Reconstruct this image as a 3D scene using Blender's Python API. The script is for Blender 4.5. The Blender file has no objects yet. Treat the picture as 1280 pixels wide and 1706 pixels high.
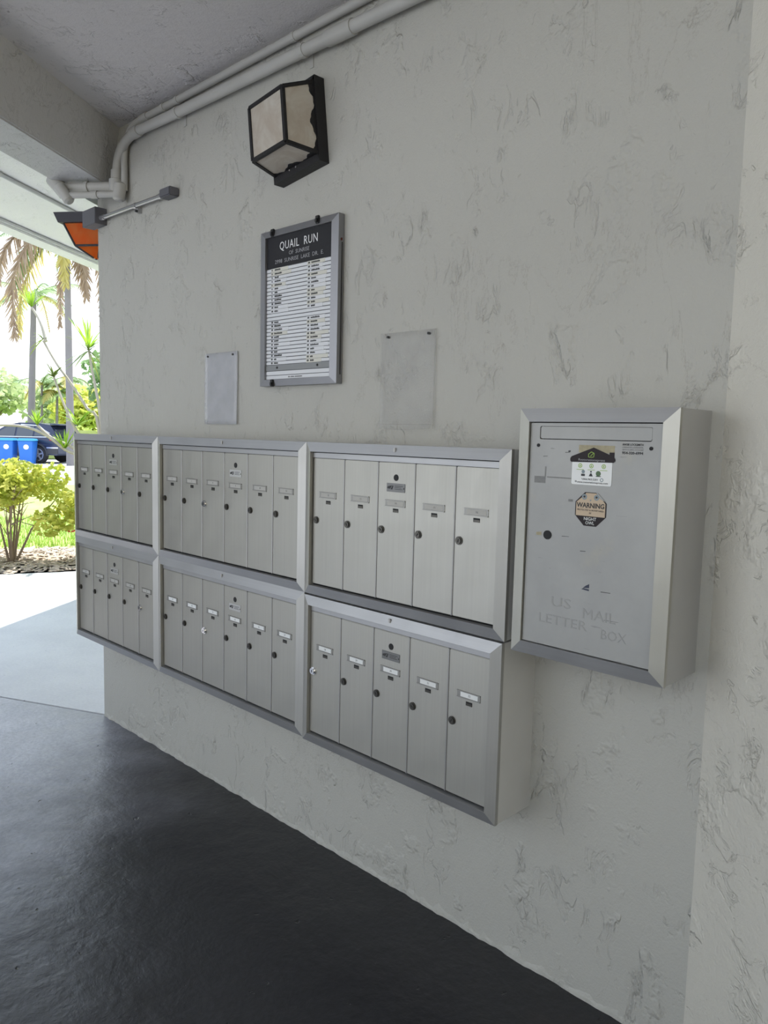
import bpy, bmesh, math, random
from mathutils import Vector, Matrix
random.seed(7)
PI = math.pi
SC = bpy.context.scene
COL = SC.collection

# ------------------------------------------------------------------ camera
YAW, PITCH, ROLL = 0.7719, -0.1008, 0.0241
fw = Vector((-math.sin(YAW)*math.cos(PITCH), math.cos(YAW)*math.cos(PITCH), math.sin(PITCH)))
rt0 = Vector((math.cos(YAW), math.sin(YAW), 0)); up0 = rt0.cross(fw)
rt = rt0*math.cos(ROLL) + up0*math.sin(ROLL); up = up0*math.cos(ROLL) - rt0*math.sin(ROLL)
cd = bpy.data.cameras.new('camera'); cam = bpy.data.objects.new('camera', cd); COL.objects.link(cam)
cam.matrix_world = Matrix((( rt.x, up.x, -fw.x, 3.618), (rt.y, up.y, -fw.y, -1.7371), (rt.z, up.z, -fw.z, 1.4752), (0, 0, 0, 1)))
cd.sensor_fit = 'VERTICAL'; cd.sensor_height = 36.0; cd.lens = 1268.75/1706*36.0
cd.clip_start = 0.05; cd.clip_end = 400
SC.camera = cam

# ------------------------------------------------------------------ light and exposure
SUN_STRENGTH, SKY_STRENGTH, EXPOSURE = 6.6, 1.75, 0.37
vs = SC.view_settings
vs.view_transform = 'Standard'; vs.look = 'None'; vs.gamma = 1; vs.exposure = EXPOSURE; vs.use_curve_mapping = False
wd = bpy.data.worlds.new('sky'); SC.world = wd; wd.use_nodes = True
wn = wd.node_tree.nodes; wl = wd.node_tree.links
bg = wn['Background']; bg.inputs[1].default_value = SKY_STRENGTH
geo = wn.new('ShaderNodeTexCoord'); sep = wn.new('ShaderNodeSeparateXYZ'); ramp = wn.new('ShaderNodeValToRGB')
wl.new(geo.outputs['Generated'], sep.inputs[0]); wl.new(sep.outputs[2], ramp.inputs[0]); wl.new(ramp.outputs[0], bg.inputs[0])
ramp.color_ramp.elements[0].position = 0.0; ramp.color_ramp.elements[0].color = (0.95, 0.97, 1.0, 1)
ramp.color_ramp.elements[1].position = 0.7; ramp.color_ramp.elements[1].color = (0.62, 0.78, 1.0, 1)
E2 = Vector((-0.574, 0.819, 0)); N2 = Vector((-0.819, -0.574, 0))     # along the facade, out of the facade
sd = bpy.data.lights.new('sun', 'SUN'); sun = bpy.data.objects.new('sun', sd); COL.objects.link(sun)
sd.energy = SUN_STRENGTH; sd.angle = math.radians(0.6); sd.color = (1.0, 0.95, 0.86)
to_sun = (E2*0.42 - N2*0.03 + Vector((0, 0, 1))).normalized()
sun.rotation_euler = to_sun.to_track_quat('Z', 'Y').to_euler()

# ------------------------------------------------------------------ helpers
def tag(o, label=None, cat=None, group=None, kind=None):
    if label: o['label'] = label
    if cat: o['category'] = cat
    if group: o['group'] = group
    if kind: o['kind'] = kind
    return o
def empty(name, loc, label, cat, group=None, rot=(0, 0, 0)):
    o = bpy.data.objects.new(name, None); COL.objects.link(o); o.location = loc; o.rotation_euler = rot
    o.empty_display_size = 0.05
    return tag(o, label, cat, group)
def link(name, me, parent=None, loc=(0, 0, 0), rot=(0, 0, 0)):
    o = bpy.data.objects.new(name, me); COL.objects.link(o); o.location = loc; o.rotation_euler = rot
    if parent: o.parent = parent
    return o
class MB:
    def __init__(s): s.v = []; s.f = []
    def add(s, vs_, fs):
        b = len(s.v); s.v += [tuple(v) for v in vs_]; s.f += [tuple(i+b for i in f) for f in fs]; return s
    def box(s, x0, x1, y0, y1, z0, z1):
        return s.add([(x0,y0,z0),(x1,y0,z0),(x1,y1,z0),(x0,y1,z0),(x0,y0,z1),(x1,y0,z1),(x1,y1,z1),(x0,y1,z1)],
                     [(0,3,2,1),(4,5,6,7),(0,1,5,4),(1,2,6,5),(2,3,7,6),(3,0,4,7)])
    def hexa(s, a, b):                       # two quads (a back, b front) joined
        return s.add(list(a)+list(b), [(3,2,1,0),(4,5,6,7),(0,1,5,4),(1,2,6,5),(2,3,7,6),(3,0,4,7)])
    def prism(s, poly, z0, z1):              # polygon in xy (ccw)
        n = len(poly)
        return s.add([(x,y,z0) for x,y in poly]+[(x,y,z1) for x,y in poly],
                     [tuple(range(n-1,-1,-1)), tuple(range(n,2*n))]+[(i,(i+1)%n,n+(i+1)%n,n+i) for i in range(n)])
    def plate(s, poly, y0, y1):              # polygon in xz seen from -y (ccw), from y0 (back) to y1 (front, smaller)
        n = len(poly)
        return s.add([(x,y0,z) for x,z in poly]+[(x,y1,z) for x,z in poly],
                     [tuple(range(n-1,-1,-1)), tuple(range(n,2*n))]+[(i,(i+1)%n,n+(i+1)%n,n+i) for i in range(n)])
    def tube(s, pts, r, n=10, caps=True):
        pts = [Vector(p) for p in pts]; rs = r if isinstance(r, (list, tuple)) else [r]*len(pts)
        ref = None; b = len(s.v)
        for i, p in enumerate(pts):
            t = ((pts[min(i+1,len(pts)-1)]-pts[max(i-1,0)])).normalized()
            if ref is None:
                ref = t.orthogonal().normalized()
            ref = (ref - t*ref.dot(t))
            ref = ref.normalized() if ref.length > 1e-6 else t.orthogonal().normalized()
            w = t.cross(ref)
            for k in range(n):
                a = 2*PI*k/n
                s.v.append(tuple(p + (ref*math.cos(a)+w*math.sin(a))*rs[i]))
        for i in range(len(pts)-1):
            for k in range(n):
                k2 = (k+1)%n
                s.f.append((b+i*n+k, b+i*n+k2, b+(i+1)*n+k2, b+(i+1)*n+k))
        if caps:
            s.f.append(tuple(b+k for k in range(n-1,-1,-1))); e = b+(len(pts)-1)*n; s.f.append(tuple(e+k for k in range(n)))
        return s
    def mesh(s, name, m, smooth=False, bevel=0):
        me = bpy.data.meshes.new(name); me.from_pydata(s.v, [], s.f); me.materials.append(m)
        bm = bmesh.new(); bm.from_mesh(me); bmesh.ops.recalc_face_normals(bm, faces=bm.faces)
        if bevel:
            bmesh.ops.bevel(bm, geom=[e for e in bm.edges], offset=bevel, segments=2, affect='EDGES', clamp_overlap=True)
        bm.to_mesh(me); bm.free()
        if smooth:
            me.shade_smooth(); me.set_sharp_from_angle(angle=math.radians(38))
        return me
    def build(s, name, m, parent=None, loc=(0,0,0), smooth=False, bevel=0, rot=(0,0,0)):
        return link(name, s.mesh(name, m, smooth, bevel), parent, loc, rot)
def raw(name, v, f, m, parent=None, loc=(0,0,0)):
    me = bpy.data.meshes.new(name); me.from_pydata(v, [], f); me.materials.append(m)
    return link(name, me, parent, loc)
def arc(p0, c, p1, n=8):                     # quadratic bend
    p0, c, p1 = Vector(p0), Vector(c), Vector(p1)
    return [(p0*(1-t)**2 + c*2*t*(1-t) + p1*t*t) for t in [i/n for i in range(n+1)]]
def disc(r, n=20, cx=0, cz=0): return [(cx+r*math.cos(2*PI*k/n), cz+r*math.sin(2*PI*k/n)) for k in range(n)]
def text_mesh(txt, size, m, name='lettering', spacing=1.0, bold=0.0, align='CENTER', depth=0.0002):
    c = bpy.data.curves.new(name, 'FONT'); c.body = txt; c.size = size; c.align_x = align; c.align_y = 'CENTER'
    c.space_character = spacing; c.offset = bold; c.extrude = depth; c.resolution_u = 2
    o = bpy.data.objects.new('t', c); COL.objects.link(o)
    bpy.context.view_layer.update()
    me = bpy.data.meshes.new_from_object(o.evaluated_get(bpy.context.evaluated_depsgraph_get()))
    bpy.data.objects.remove(o); bpy.data.curves.remove(c)
    me.name = name; me.materials.clear(); me.materials.append(m)
    me.transform(Matrix.Rotation(PI/2, 4, 'X'))          # lies in xz, faces -y
    return me
def text(txt, size, m, parent, loc, width=None, name='lettering', **k):
    me = text_mesh(txt, size, m, name, **k)
    if width:
        xs = [v.co.x for v in me.vertices]; w = max(xs)-min(xs); me.transform(Matrix.Scale(width/w, 4, (1,0,0)))
    return link(name, me, parent, loc)

# ------------------------------------------------------------------ materials
def new_mat(name):
    m = bpy.data.materials.new(name); m.use_nodes = True
    return m, m.node_tree.nodes, m.node_tree.links, m.node_tree.nodes['Principled BSDF']
def plain(name, col, rough=0.6, metal=0.0, spec=0.5, var=0.0, scale=20.0, bump=0.0):
    m, n, l, p = new_mat(name)
    p.inputs['Base Color'].default_value = (*col, 1); p.inputs['Roughness'].default_value = rough
    p.inputs['Metallic'].default_value = metal; p.inputs['Specular IOR Level'].default_value = spec
    if var or bump:
        tc = n.new('ShaderNodeTexCoord'); nz = n.new('ShaderNodeTexNoise'); nz.inputs['Scale'].default_value = scale; nz.inputs['Detail'].default_value = 5
        l.new(tc.outputs['Object'], nz.inputs['Vector'])
        if var:
            mx = n.new('ShaderNodeMix'); mx.data_type = 'RGBA'
            mx.inputs[6].default_value = (*[c*(1-var) for c in col], 1); mx.inputs[7].default_value = (*[min(1, c*(1+var)) for c in col], 1)
            l.new(nz.outputs['Fac'], mx.inputs[0]); l.new(mx.outputs[2], p.inputs['Base Color'])
        if bump:
            b = n.new('ShaderNodeBump'); b.inputs['Strength'].default_value = 1; b.inputs['Distance'].default_value = bump
            l.new(nz.outputs['Fac'], b.inputs['Height']); l.new(b.outputs[0], p.inputs['Normal'])
    return m
def node(n, t, **kw):
    o = n.new(t)
    for k, v in kw.items(): setattr(o, k, v)
    return o
def noise(n, l, vec, scale, detail=5, rough=0.55, dist=0.0):
    t = n.new('ShaderNodeTexNoise'); t.inputs['Scale'].default_value = scale; t.inputs['Detail'].default_value = detail
    t.inputs['Roughness'].default_value = rough; t.inputs['Distortion'].default_value = dist
    l.new(vec, t.inputs['Vector']); return t.outputs['Fac']
def math_(n, l, op, a, b=None, c=None):
    t = n.new('ShaderNodeMath'); t.operation = op
    for i, x in enumerate((a, b, c)):
        if x is None: continue
        if isinstance(x, (int, float)): t.inputs[i].default_value = x
        else: l.new(x, t.inputs[i])
    return t.outputs[0]
def smooth(n, l, x, lo, hi, a=0.0, b=1.0):
    t = n.new('ShaderNodeMapRange'); t.interpolation_type = 'SMOOTHSTEP'
    t.inputs['From Min'].default_value = lo; t.inputs['From Max'].default_value = hi
    t.inputs['To Min'].default_value = a; t.inputs['To Max'].default_value = b
    l.new(x, t.inputs['Value']); return t.outputs[0]
def mapping(n, l, scale, loc=(0,0,0)):
    tc = n.new('ShaderNodeTexCoord'); mp = n.new('ShaderNodeMapping')
    mp.inputs['Scale'].default_value = scale; mp.inputs['Location'].default_value = loc
    l.new(tc.outputs['Object'], mp.inputs['Vector']); return mp.outputs[0]
def mixcol(n, l, fac, a, b):
    mx = n.new('ShaderNodeMix'); mx.data_type = 'RGBA'
    for i, x in ((0, fac), (6, a), (7, b)):
        if isinstance(x, (int, float)): mx.inputs[i].default_value = x
        elif isinstance(x, tuple): mx.inputs[i].default_value = (*x, 1)
        else: l.new(x, mx.inputs[i])
    return mx.outputs[2]
def stucco(name, col, dirt, stretch=(1, 1, 0.45), worm=0.0092, specks=0.30, patch=0.05):
    m, n, l, p = new_mat(name)
    v = mapping(n, l, stretch)
    v1 = mapping(n, l, (1, 1, 1))
    n1 = noise(n, l, v, 6.0, 7, 0.60, 0.4)
    n2 = noise(n, l, v, 17.0, 5, 0.55, 0.6)
    mask = smooth(n, l, noise(n, l, v1, 6.5, 4, 0.6), 0.53, 0.63)
    mask2 = smooth(n, l, noise(n, l, v1, 7.5, 4, 0.6, 0.5), 0.52, 0.62)
    ridge1 = math_(n, l, 'MULTIPLY', smooth(n, l, math_(n, l, 'ABSOLUTE', math_(n, l, 'SUBTRACT', n1, 0.5)), 0.0, 0.030, 1.0, 0.0), mask)
    ridge2 = math_(n, l, 'MULTIPLY', smooth(n, l, math_(n, l, 'ABSOLUTE', math_(n, l, 'SUBTRACT', n2, 0.52)), 0.0, 0.045, 1.0, 0.0), mask2)
    step = smooth(n, l, n1, 0.46, 0.54)
    h = math_(n, l, 'ADD', math_(n, l, 'MULTIPLY', ridge1, -0.45), math_(n, l, 'MULTIPLY', ridge2, -0.32))
    h = math_(n, l, 'ADD', h, math_(n, l, 'MULTIPLY', math_(n, l, 'MULTIPLY', step, mask), 0.55))
    h = math_(n, l, 'ADD', h, math_(n, l, 'MULTIPLY', n2, 0.40))
    h = math_(n, l, 'ADD', h, math_(n, l, 'MULTIPLY', noise(n, l, v, 40.0, 4, 0.6, 0.4), 0.36))
    h = math_(n, l, 'ADD', h, math_(n, l, 'MULTIPLY', noise(n, l, v1, 150.0, 3, 0.6), 0.16))
    b = n.new('ShaderNodeBump'); b.inputs['Strength'].default_value = 0.8; b.inputs['Distance'].default_value = worm
    l.new(h, b.inputs['Height']); l.new(b.outputs[0], p.inputs['Normal'])
    big = noise(n, l, v1, 1.1, 4, 0.55)
    c = mixcol(n, l, smooth(n, l, big, 0.3, 0.7), tuple(x*(1-patch) for x in col), col)
    crack = math_(n, l, 'MULTIPLY', smooth(n, l, math_(n, l, 'ABSOLUTE', math_(n, l, 'SUBTRACT', noise(n, l, v, 3.1, 9, 0.66, 0.4), 0.49)), 0.0, 0.0055, 1.0, 0.0),
                  smooth(n, l, noise(n, l, v1, 2.0, 2, 0.5), 0.52, 0.60))
    spk = smooth(n, l, noise(n, l, v1, 42.0, 3, 0.5, 0.6), 0.70, 0.78)
    dm = math_(n, l, 'ADD', math_(n, l, 'MULTIPLY', ridge1, 0.03), math_(n, l, 'MULTIPLY', spk, specks))
    dm = math_(n, l, 'MINIMUM', math_(n, l, 'ADD', dm, math_(n, l, 'MULTIPLY', crack, 0.32)), 1.0)
    c = mixcol(n, l, dm, c, dirt)
    l.new(c, p.inputs['Base Color'])
    p.inputs['Roughness'].default_value = 0.62; p.inputs['Specular IOR Level'].default_value = 0.3
    return m
def brushed(name, col, rough, vertical=True, metal=0.9, streak=0.10, blotch=0.06):
    m, n, l, p = new_mat(name)
    v = mapping(n, l, (160, 160, 2.0) if vertical else (2.0, 160, 160))
    s = noise(n, l, v, 1.0, 4, 0.6)
    g = noise(n, l, mapping(n, l, (1, 1, 1)), 6.0, 5, 0.6)
    k = math_(n, l, 'ADD', math_(n, l, 'MULTIPLY', s, streak), math_(n, l, 'MULTIPLY', g, blotch*2))
    c = mixcol(n, l, smooth(n, l, k, 0.0, streak+blotch*2), tuple(x*0.88 for x in col), tuple(min(1, x*1.1) for x in col))
    l.new(c, p.inputs['Base Color']); p.inputs['Metallic'].default_value = metal
    l.new(smooth(n, l, g, 0.3, 0.7, rough-0.05, rough+0.07), p.inputs['Roughness'])
    b = n.new('ShaderNodeBump'); b.inputs['Strength'].default_value = 0.25; b.inputs['Distance'].default_value = 0.0006
    l.new(s, b.inputs['Height']); l.new(b.outputs[0], p.inputs['Normal'])
    return m
def leaf_mat(name, c1, c2, trans=0.35, scale=3.0):
    m, n, l, p = new_mat(name)
    f = smooth(n, l, noise(n, l, mapping(n, l, (1, 1, 1)), scale, 3, 0.6), 0.3, 0.7)
    c = mixcol(n, l, f, c1, c2)
    l.new(c, p.inputs['Base Color']); p.inputs['Roughness'].default_value = 0.5
    t = n.new('ShaderNodeBsdfTranslucent'); l.new(c, t.inputs[0])
    mx = n.new('ShaderNodeMixShader'); mx.inputs[0].default_value = trans
    l.new(p.outputs[0], mx.inputs[1]); l.new(t.outputs[0], mx.inputs[2]); l.new(mx.outputs[0], n['Material Output'].inputs[0])
    return m
def concrete(name, c1, c2, rough, bump, spec=0.5, stain=None):
    m, n, l, p = new_mat(name)
    v = mapping(n, l, (1, 1, 1))
    a = noise(n, l, v, 1.6, 6, 0.6); f = noise(n, l, v, 60, 4, 0.6); g = noise(n, l, v, 9.0, 6, 0.65, 0.5)
    c = mixcol(n, l, smooth(n, l, math_(n, l, 'ADD', math_(n, l, 'MULTIPLY', a, 0.6), math_(n, l, 'MULTIPLY', f, 0.4)), 0.35, 0.65), c1, c2)
    pit = smooth(n, l, noise(n, l, v, 26, 3, 0.5), 0.70, 0.76)
    c = mixcol(n, l, math_(n, l, 'MULTIPLY', pit, 0.5), c, tuple(x*0.4 for x in c1))
    if stain:
        c = mixcol(n, l, math_(n, l, 'MULTIPLY', smooth(n, l, noise(n, l, mapping(n, l, (1, 1, 1), (3, 1, 0)), 0.9, 5, 0.6), 0.56, 0.72), 0.6), c, stain)
    l.new(c, p.inputs['Base Color']); p.inputs['Specular IOR Level'].default_value = spec
    l.new(smooth(n, l, g, 0.3, 0.7, rough-0.06, rough+0.08), p.inputs['Roughness'])
    h = math_(n, l, 'ADD', math_(n, l, 'MULTIPLY', g, 0.7), math_(n, l, 'MULTIPLY', f, 0.12)); h = math_(n, l, 'SUBTRACT', h, math_(n, l, 'MULTIPLY', pit, 0.4))
    b = n.new('ShaderNodeBump'); b.inputs['Strength'].default_value = 0.7; b.inputs['Distance'].default_value = bump
    l.new(h, b.inputs['Height']); l.new(b.outputs[0], p.inputs['Normal'])
    return m

M = {}
M['wall'] = stucco('wall_stucco', (0.45, 0.442, 0.400), (0.25, 0.22, 0.18))
M['wall2'] = stucco('side_stucco', (0.63, 0.605, 0.53), (0.25, 0.21, 0.17), stretch=(0.8, 0.8, 1.0))
M['ceiling'] = stucco('ceiling_stucco', (0.64, 0.62, 0.62), (0.12, 0.11, 0.10), stretch=(1, 0.6, 1), specks=0.55)
M['beam'] = stucco('beam_stucco', (0.56, 0.56, 0.56), (0.15, 0.14, 0.13), stretch=(1, 1, 1), worm=0.006, specks=0.25)
M['soffit'] = stucco('soffit_stucco', (0.90, 0.905, 0.92), (0.4, 0.4, 0.4), stretch=(1, 1, 1), worm=0.005, specks=0.1)
M['light_blocker'] = stucco('blocker_stucco', (0.13, 0.135, 0.14), (0.08, 0.07, 0.06))
M['cream'] = stucco('cream_stucco', (0.60, 0.52, 0.38), (0.3, 0.25, 0.2))
def floor_paint():
    m, n, l, p = new_mat('charcoal_floor_paint')
    v = mapping(n, l, (1, 1, 1))
    sp = n.new('ShaderNodeSeparateXYZ'); l.new(v, sp.inputs[0])
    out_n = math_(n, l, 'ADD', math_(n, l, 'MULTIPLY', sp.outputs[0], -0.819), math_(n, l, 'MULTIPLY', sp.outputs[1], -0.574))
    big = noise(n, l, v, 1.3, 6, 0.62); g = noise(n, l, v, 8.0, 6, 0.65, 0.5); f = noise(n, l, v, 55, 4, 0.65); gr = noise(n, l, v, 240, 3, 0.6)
    glare = smooth(n, l, math_(n, l, 'ADD', out_n, math_(n, l, 'MULTIPLY', math_(n, l, 'SUBTRACT', big, 0.5), 1.4)), -0.75, 0.75)   # entrance glare painted into the colour, paler towards the walkway
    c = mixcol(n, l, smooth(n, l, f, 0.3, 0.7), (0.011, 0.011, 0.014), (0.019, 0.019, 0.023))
    c = mixcol(n, l, glare, c, mixcol(n, l, smooth(n, l, f, 0.3, 0.7), (0.34, 0.345, 0.40), (0.46, 0.465, 0.52)))
    st = smooth(n, l, noise(n, l, mapping(n, l, (1, 1, 1), (3, 1, 0)), 0.9, 5, 0.6), 0.58, 0.74)
    c = mixcol(n, l, math_(n, l, 'MULTIPLY', st, 0.5), c, (0.055, 0.040, 0.036))
    pit = smooth(n, l, noise(n, l, v, 19, 3, 0.5), 0.70, 0.75)
    c = mixcol(n, l, math_(n, l, 'MULTIPLY', pit, 0.6), c, (0.012, 0.012, 0.012))
    l.new(c, p.inputs['Base Color']); p.inputs['Specular IOR Level'].default_value = 0.6
    l.new(smooth(n, l, g, 0.3, 0.7, 0.29, 0.42), p.inputs['Roughness'])
    h = math_(n, l, 'ADD', math_(n, l, 'MULTIPLY', big, 3.0), math_(n, l, 'MULTIPLY', g, 0.6)); h = math_(n, l, 'ADD', h, math_(n, l, 'MULTIPLY', f, 0.16))
    h = math_(n, l, 'ADD', h, math_(n, l, 'MULTIPLY', gr, 0.05)); h = math_(n, l, 'SUBTRACT', h, math_(n, l, 'MULTIPLY', pit, 0.5))
    b = n.new('ShaderNodeBump'); b.inputs['Strength'].default_value = 0.8; b.inputs['Distance'].default_value = 0.007
    l.new(h, b.inputs['Height']); l.new(b.outputs[0], p.inputs['Normal'])
    return m
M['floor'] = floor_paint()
M['walk'] = concrete('walkway_concrete', (0.32, 0.325, 0.36), (0.46, 0.465, 0.50), 0.40, 0.005)
M['slab'] = concrete('slab_concrete', (0.58, 0.585, 0.61), (0.68, 0.685, 0.70), 0.5, 0.004)
M['court'] = concrete('court_paving', (0.36, 0.27, 0.085), (0.43, 0.335, 0.12), 0.7, 0.004)
M['joint'] = plain('joint_dark', (0.05, 0.05, 0.05), 0.9)
M['door'] = brushed('brushed_door_aluminium', (0.39, 0.38, 0.34), 0.42, metal=0.62)
M['frame'] = brushed('frame_aluminium', (0.38, 0.38, 0.38), 0.45, vertical=False, metal=0.65)
M['unit_body'] = plain('mailbox_steel', (0.60, 0.59, 0.56), 0.5, 0.25, 0.5, 0.10, 6)
M['body'] = plain('cabinet_steel', (0.44, 0.435, 0.42), 0.5, 0.25, 0.5, 0.10, 6)
M['dark'] = plain('dark_gap', (0.015, 0.015, 0.015), 0.8)
M['lock'] = plain('nickel_lock', (0.085, 0.08, 0.07), 0.35, 0.9)
M['chrome'] = plain('chrome_lock', (0.85, 0.85, 0.85), 0.15, 1.0)
M['keyway'] = plain('keyway', (0.01, 0.01, 0.01), 0.7)
M['card'] = plain('name_card', (0.42, 0.41, 0.375), 0.6)
M['holder'] = plain('card_holder', (0.27, 0.265, 0.245), 0.4, 0.6)  # darker tone puts the shadow lines along the holder edges into the colour
M['ink'] = plain('ink', (0.03, 0.03, 0.03), 0.6)
M['greyink'] = plain('faded_ink', (0.20, 0.20, 0.20), 0.6)
M['plaque'] = plain('plaque_metal', (0.17, 0.17, 0.165), 0.45, 0.6, 0.5, 0.15, 60)
M['plaque_light'] = plain('plaque_light', (0.5, 0.5, 0.48), 0.45, 0.7)
def painted_box():
    m, n, l, p = new_mat('grey_box_paint')
    v = mapping(n, l, (1, 1, 1))
    c = mixcol(n, l, smooth(n, l, noise(n, l, v, 5, 6, 0.6), 0.3, 0.7), (0.27, 0.27, 0.256), (0.315, 0.315, 0.297))
    st = smooth(n, l, noise(n, l, mapping(n, l, (1, 1, 1), (4.2, 0, 1.3)), 5.5, 5, 0.65), 0.60, 0.72)
    c = mixcol(n, l, math_(n, l, 'MULTIPLY', st, 0.35), c, (0.36, 0.33, 0.24))
    sc = smooth(n, l, noise(n, l, mapping(n, l, (14, 14, 120), (1, 0, 0)), 1, 3, 0.6), 0.69, 0.74)
    c = mixcol(n, l, math_(n, l, 'MULTIPLY', sc, 0.4), c, (0.09, 0.09, 0.085))
    l.new(c, p.inputs['Base Color']); p.inputs['Roughness'].default_value = 0.42; p.inputs['Metallic'].default_value = 0.25
    return m
M['paint'] = painted_box()
M['lbframe'] = brushed('letter_box_trim', (0.50, 0.49, 0.44), 0.45, streak=0.05)
M['stick_white'] = plain('sticker_white', (0.72, 0.73, 0.71), 0.4)
M['stick_brown'] = plain('sticker_brown', (0.022, 0.016, 0.017), 0.55, spec=0.25)
M['stick_tan'] = plain('sticker_tan', (0.48, 0.37, 0.25), 0.45, var=0.08, scale=60)
M['green'] = plain('sticker_green', (0.27, 0.42, 0.06), 0.5)
M['dgreen'] = plain('sticker_dark_green', (0.07, 0.13, 0.05), 0.5)
M['bluegrey'] = plain('sticker_bluegrey', (0.20, 0.25, 0.27), 0.5)
M['residue'] = plain('glue_residue', (0.36, 0.32, 0.21), 0.7, var=0.35, scale=90)
M['navy'] = plain('sticker_navy', (0.02, 0.025, 0.05), 0.5)
M['lblack'] = plain('lantern_black', (0.012, 0.011, 0.012), 0.5, 0.2, 0.5, bump=0.0008, scale=120)
def glass_pane(name, c1, c2, tr):
    m, n, l, p = new_mat(name)
    c = mixcol(n, l, smooth(n, l, noise(n, l, mapping(n, l, (1, 1, 1)), 9, 4, 0.6, 1.2), 0.3, 0.7), c1, c2)
    l.new(c, p.inputs['Base Color']); p.inputs['Roughness'].default_value = 0.25
    t = n.new('ShaderNodeBsdfTranslucent'); l.new(c, t.inputs[0]); mx = n.new('ShaderNodeMixShader'); mx.inputs[0].default_value = tr
    l.new(p.outputs[0], mx.inputs[1]); l.new(t.outputs[0], mx.inputs[2]); l.new(mx.outputs[0], n['Material Output'].inputs[0])
    return m
M['milk'] = glass_pane('milky_glass', (0.60, 0.53, 0.44), (0.72, 0.68, 0.60), 0.3)
M['amber'] = glass_pane('amber_glass', (1.0, 0.36, 0.03), (1.0, 0.48, 0.07), 0.8)
M['oldcap'] = plain('lantern_cap_paint', (0.035, 0.035, 0.042), 0.6)
M['pipe'] = plain('painted_pipe', (0.43, 0.425, 0.40), 0.5, 0, 0.4, 0.08, 12, 0.0006)
M['emt'] = plain('zinc_conduit', (0.45, 0.45, 0.46), 0.35, 0.8)
M['jbox'] = plain('junction_box_grey', (0.12, 0.12, 0.135), 0.55, 0.2)
M['soffpipe'] = plain('soffit_pipe', (0.62, 0.63, 0.65), 0.6)
M['sign_frame'] = plain('sign_frame_aluminium', (0.27, 0.27, 0.28), 0.42, 0.75, 0.5, 0.08, 10)
M['felt'] = plain('black_board', (0.010, 0.010, 0.013), 0.7, var=0.2, scale=120)
M['strip'] = plain('white_strip', (0.66, 0.67, 0.68), 0.55, var=0.04, scale=8)
M['strip_old'] = plain('yellowed_strip', (0.62, 0.61, 0.54), 0.6)
M['strip_gap'] = plain('strip_groove', (0.13, 0.135, 0.145), 0.7)
M['greybar'] = plain('grey_bar', (0.24, 0.25, 0.25), 0.6)
M['letter'] = plain('white_letter', (0.75, 0.75, 0.75), 0.5)
M['letter_dim'] = plain('grey_letter', (0.33, 0.33, 0.34), 0.5)
M['clip'] = plain('black_clip', (0.010, 0.010, 0.010), 0.5)
M['rust'] = plain('rusty_screw', (0.12, 0.035, 0.02), 0.7, 0.3)
def clear_sheet(name, col, a, rough):
    m, n, l, p = new_mat(name)
    p.inputs['Base Color'].default_value = (*col, 1); p.inputs['Roughness'].default_value = rough
    tr = n.new('ShaderNodeBsdfTransparent'); mx = n.new('ShaderNodeMixShader')
    f = smooth(n, l, noise(n, l, mapping(n, l, (1, 1, 1)), 7, 4, 0.55), 0.3, 0.75, a-0.04, a+0.07)
    l.new(f, mx.inputs[0]); l.new(tr.outputs[0], mx.inputs[1]); l.new(p.outputs[0], mx.inputs[2]); l.new(mx.outputs[0], n['Material Output'].inputs[0])
    return m
M['sleeveL'] = clear_sheet('cloudy_plastic', (0.62, 0.63, 0.66), 0.42, 0.25)
M['sleeveR'] = clear_sheet('clear_plastic', (0.50, 0.50, 0.48), 0.14, 0.2)
# outdoors
M['grass'] = leaf_mat('lawn_grass', (0.22, 0.34, 0.05), (0.40, 0.50, 0.12), 0.0, 2.0)
M['blade'] = leaf_mat('grass_blade', (0.24, 0.40, 0.05), (0.42, 0.55, 0.12), 0.3, 4.0)
M['mulch'] = concrete('mulch_soil', (0.34, 0.27, 0.21), (0.50, 0.42, 0.35), 0.9, 0.03, 0.1)
M['chip'] = plain('wood_chip', (0.55, 0.46, 0.38), 0.9, var=0.4, scale=7)
M['road'] = concrete('road_asphalt', (0.42, 0.42, 0.43), (0.52, 0.52, 0.52), 0.85, 0.004, 0.2)
M['shrub'] = leaf_mat('shrub_leaf', (0.42, 0.50, 0.06), (0.80, 0.78, 0.20), 0.45, 5.0)
M['twig'] = plain('shrub_twig', (0.30, 0.23, 0.17), 0.8, var=0.25, scale=8)
M['flower'] = plain('red_flower', (0.65, 0.03, 0.03), 0.5)
M['cane'] = plain('pale_cane', (0.52, 0.47, 0.40), 0.8, var=0.15, scale=8)
M['tuft'] = leaf_mat('strap_leaf', (0.22, 0.42, 0.03), (0.42, 0.58, 0.08), 0.45, 3.0)
M['tuft_dark'] = leaf_mat('dark_strap_leaf', (0.10, 0.16, 0.04), (0.20, 0.26, 0.07), 0.3, 3.0)
M['palmtrunk'] = plain('palm_trunk', (0.20, 0.185, 0.185), 0.9, var=0.15, scale=2)
M['frond'] = leaf_mat('green_frond', (0.22, 0.34, 0.16), (0.36, 0.46, 0.24), 0.4, 1.0)
M['frond_gold'] = leaf_mat('yellowing_frond', (0.48, 0.42, 0.12), (0.58, 0.50, 0.20), 0.4, 1.0)
M['frond_dead'] = leaf_mat('dead_frond', (0.26, 0.18, 0.12), (0.40, 0.30, 0.20), 0.25, 1.0)
M['oak'] = leaf_mat('oak_leaf', (0.36, 0.46, 0.22), (0.60, 0.66, 0.40), 0.35, 0.6)
M['bushy'] = leaf_mat('bright_leaf', (0.42, 0.54, 0.10), (0.80, 0.76, 0.20), 0.4, 0.8)
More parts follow.
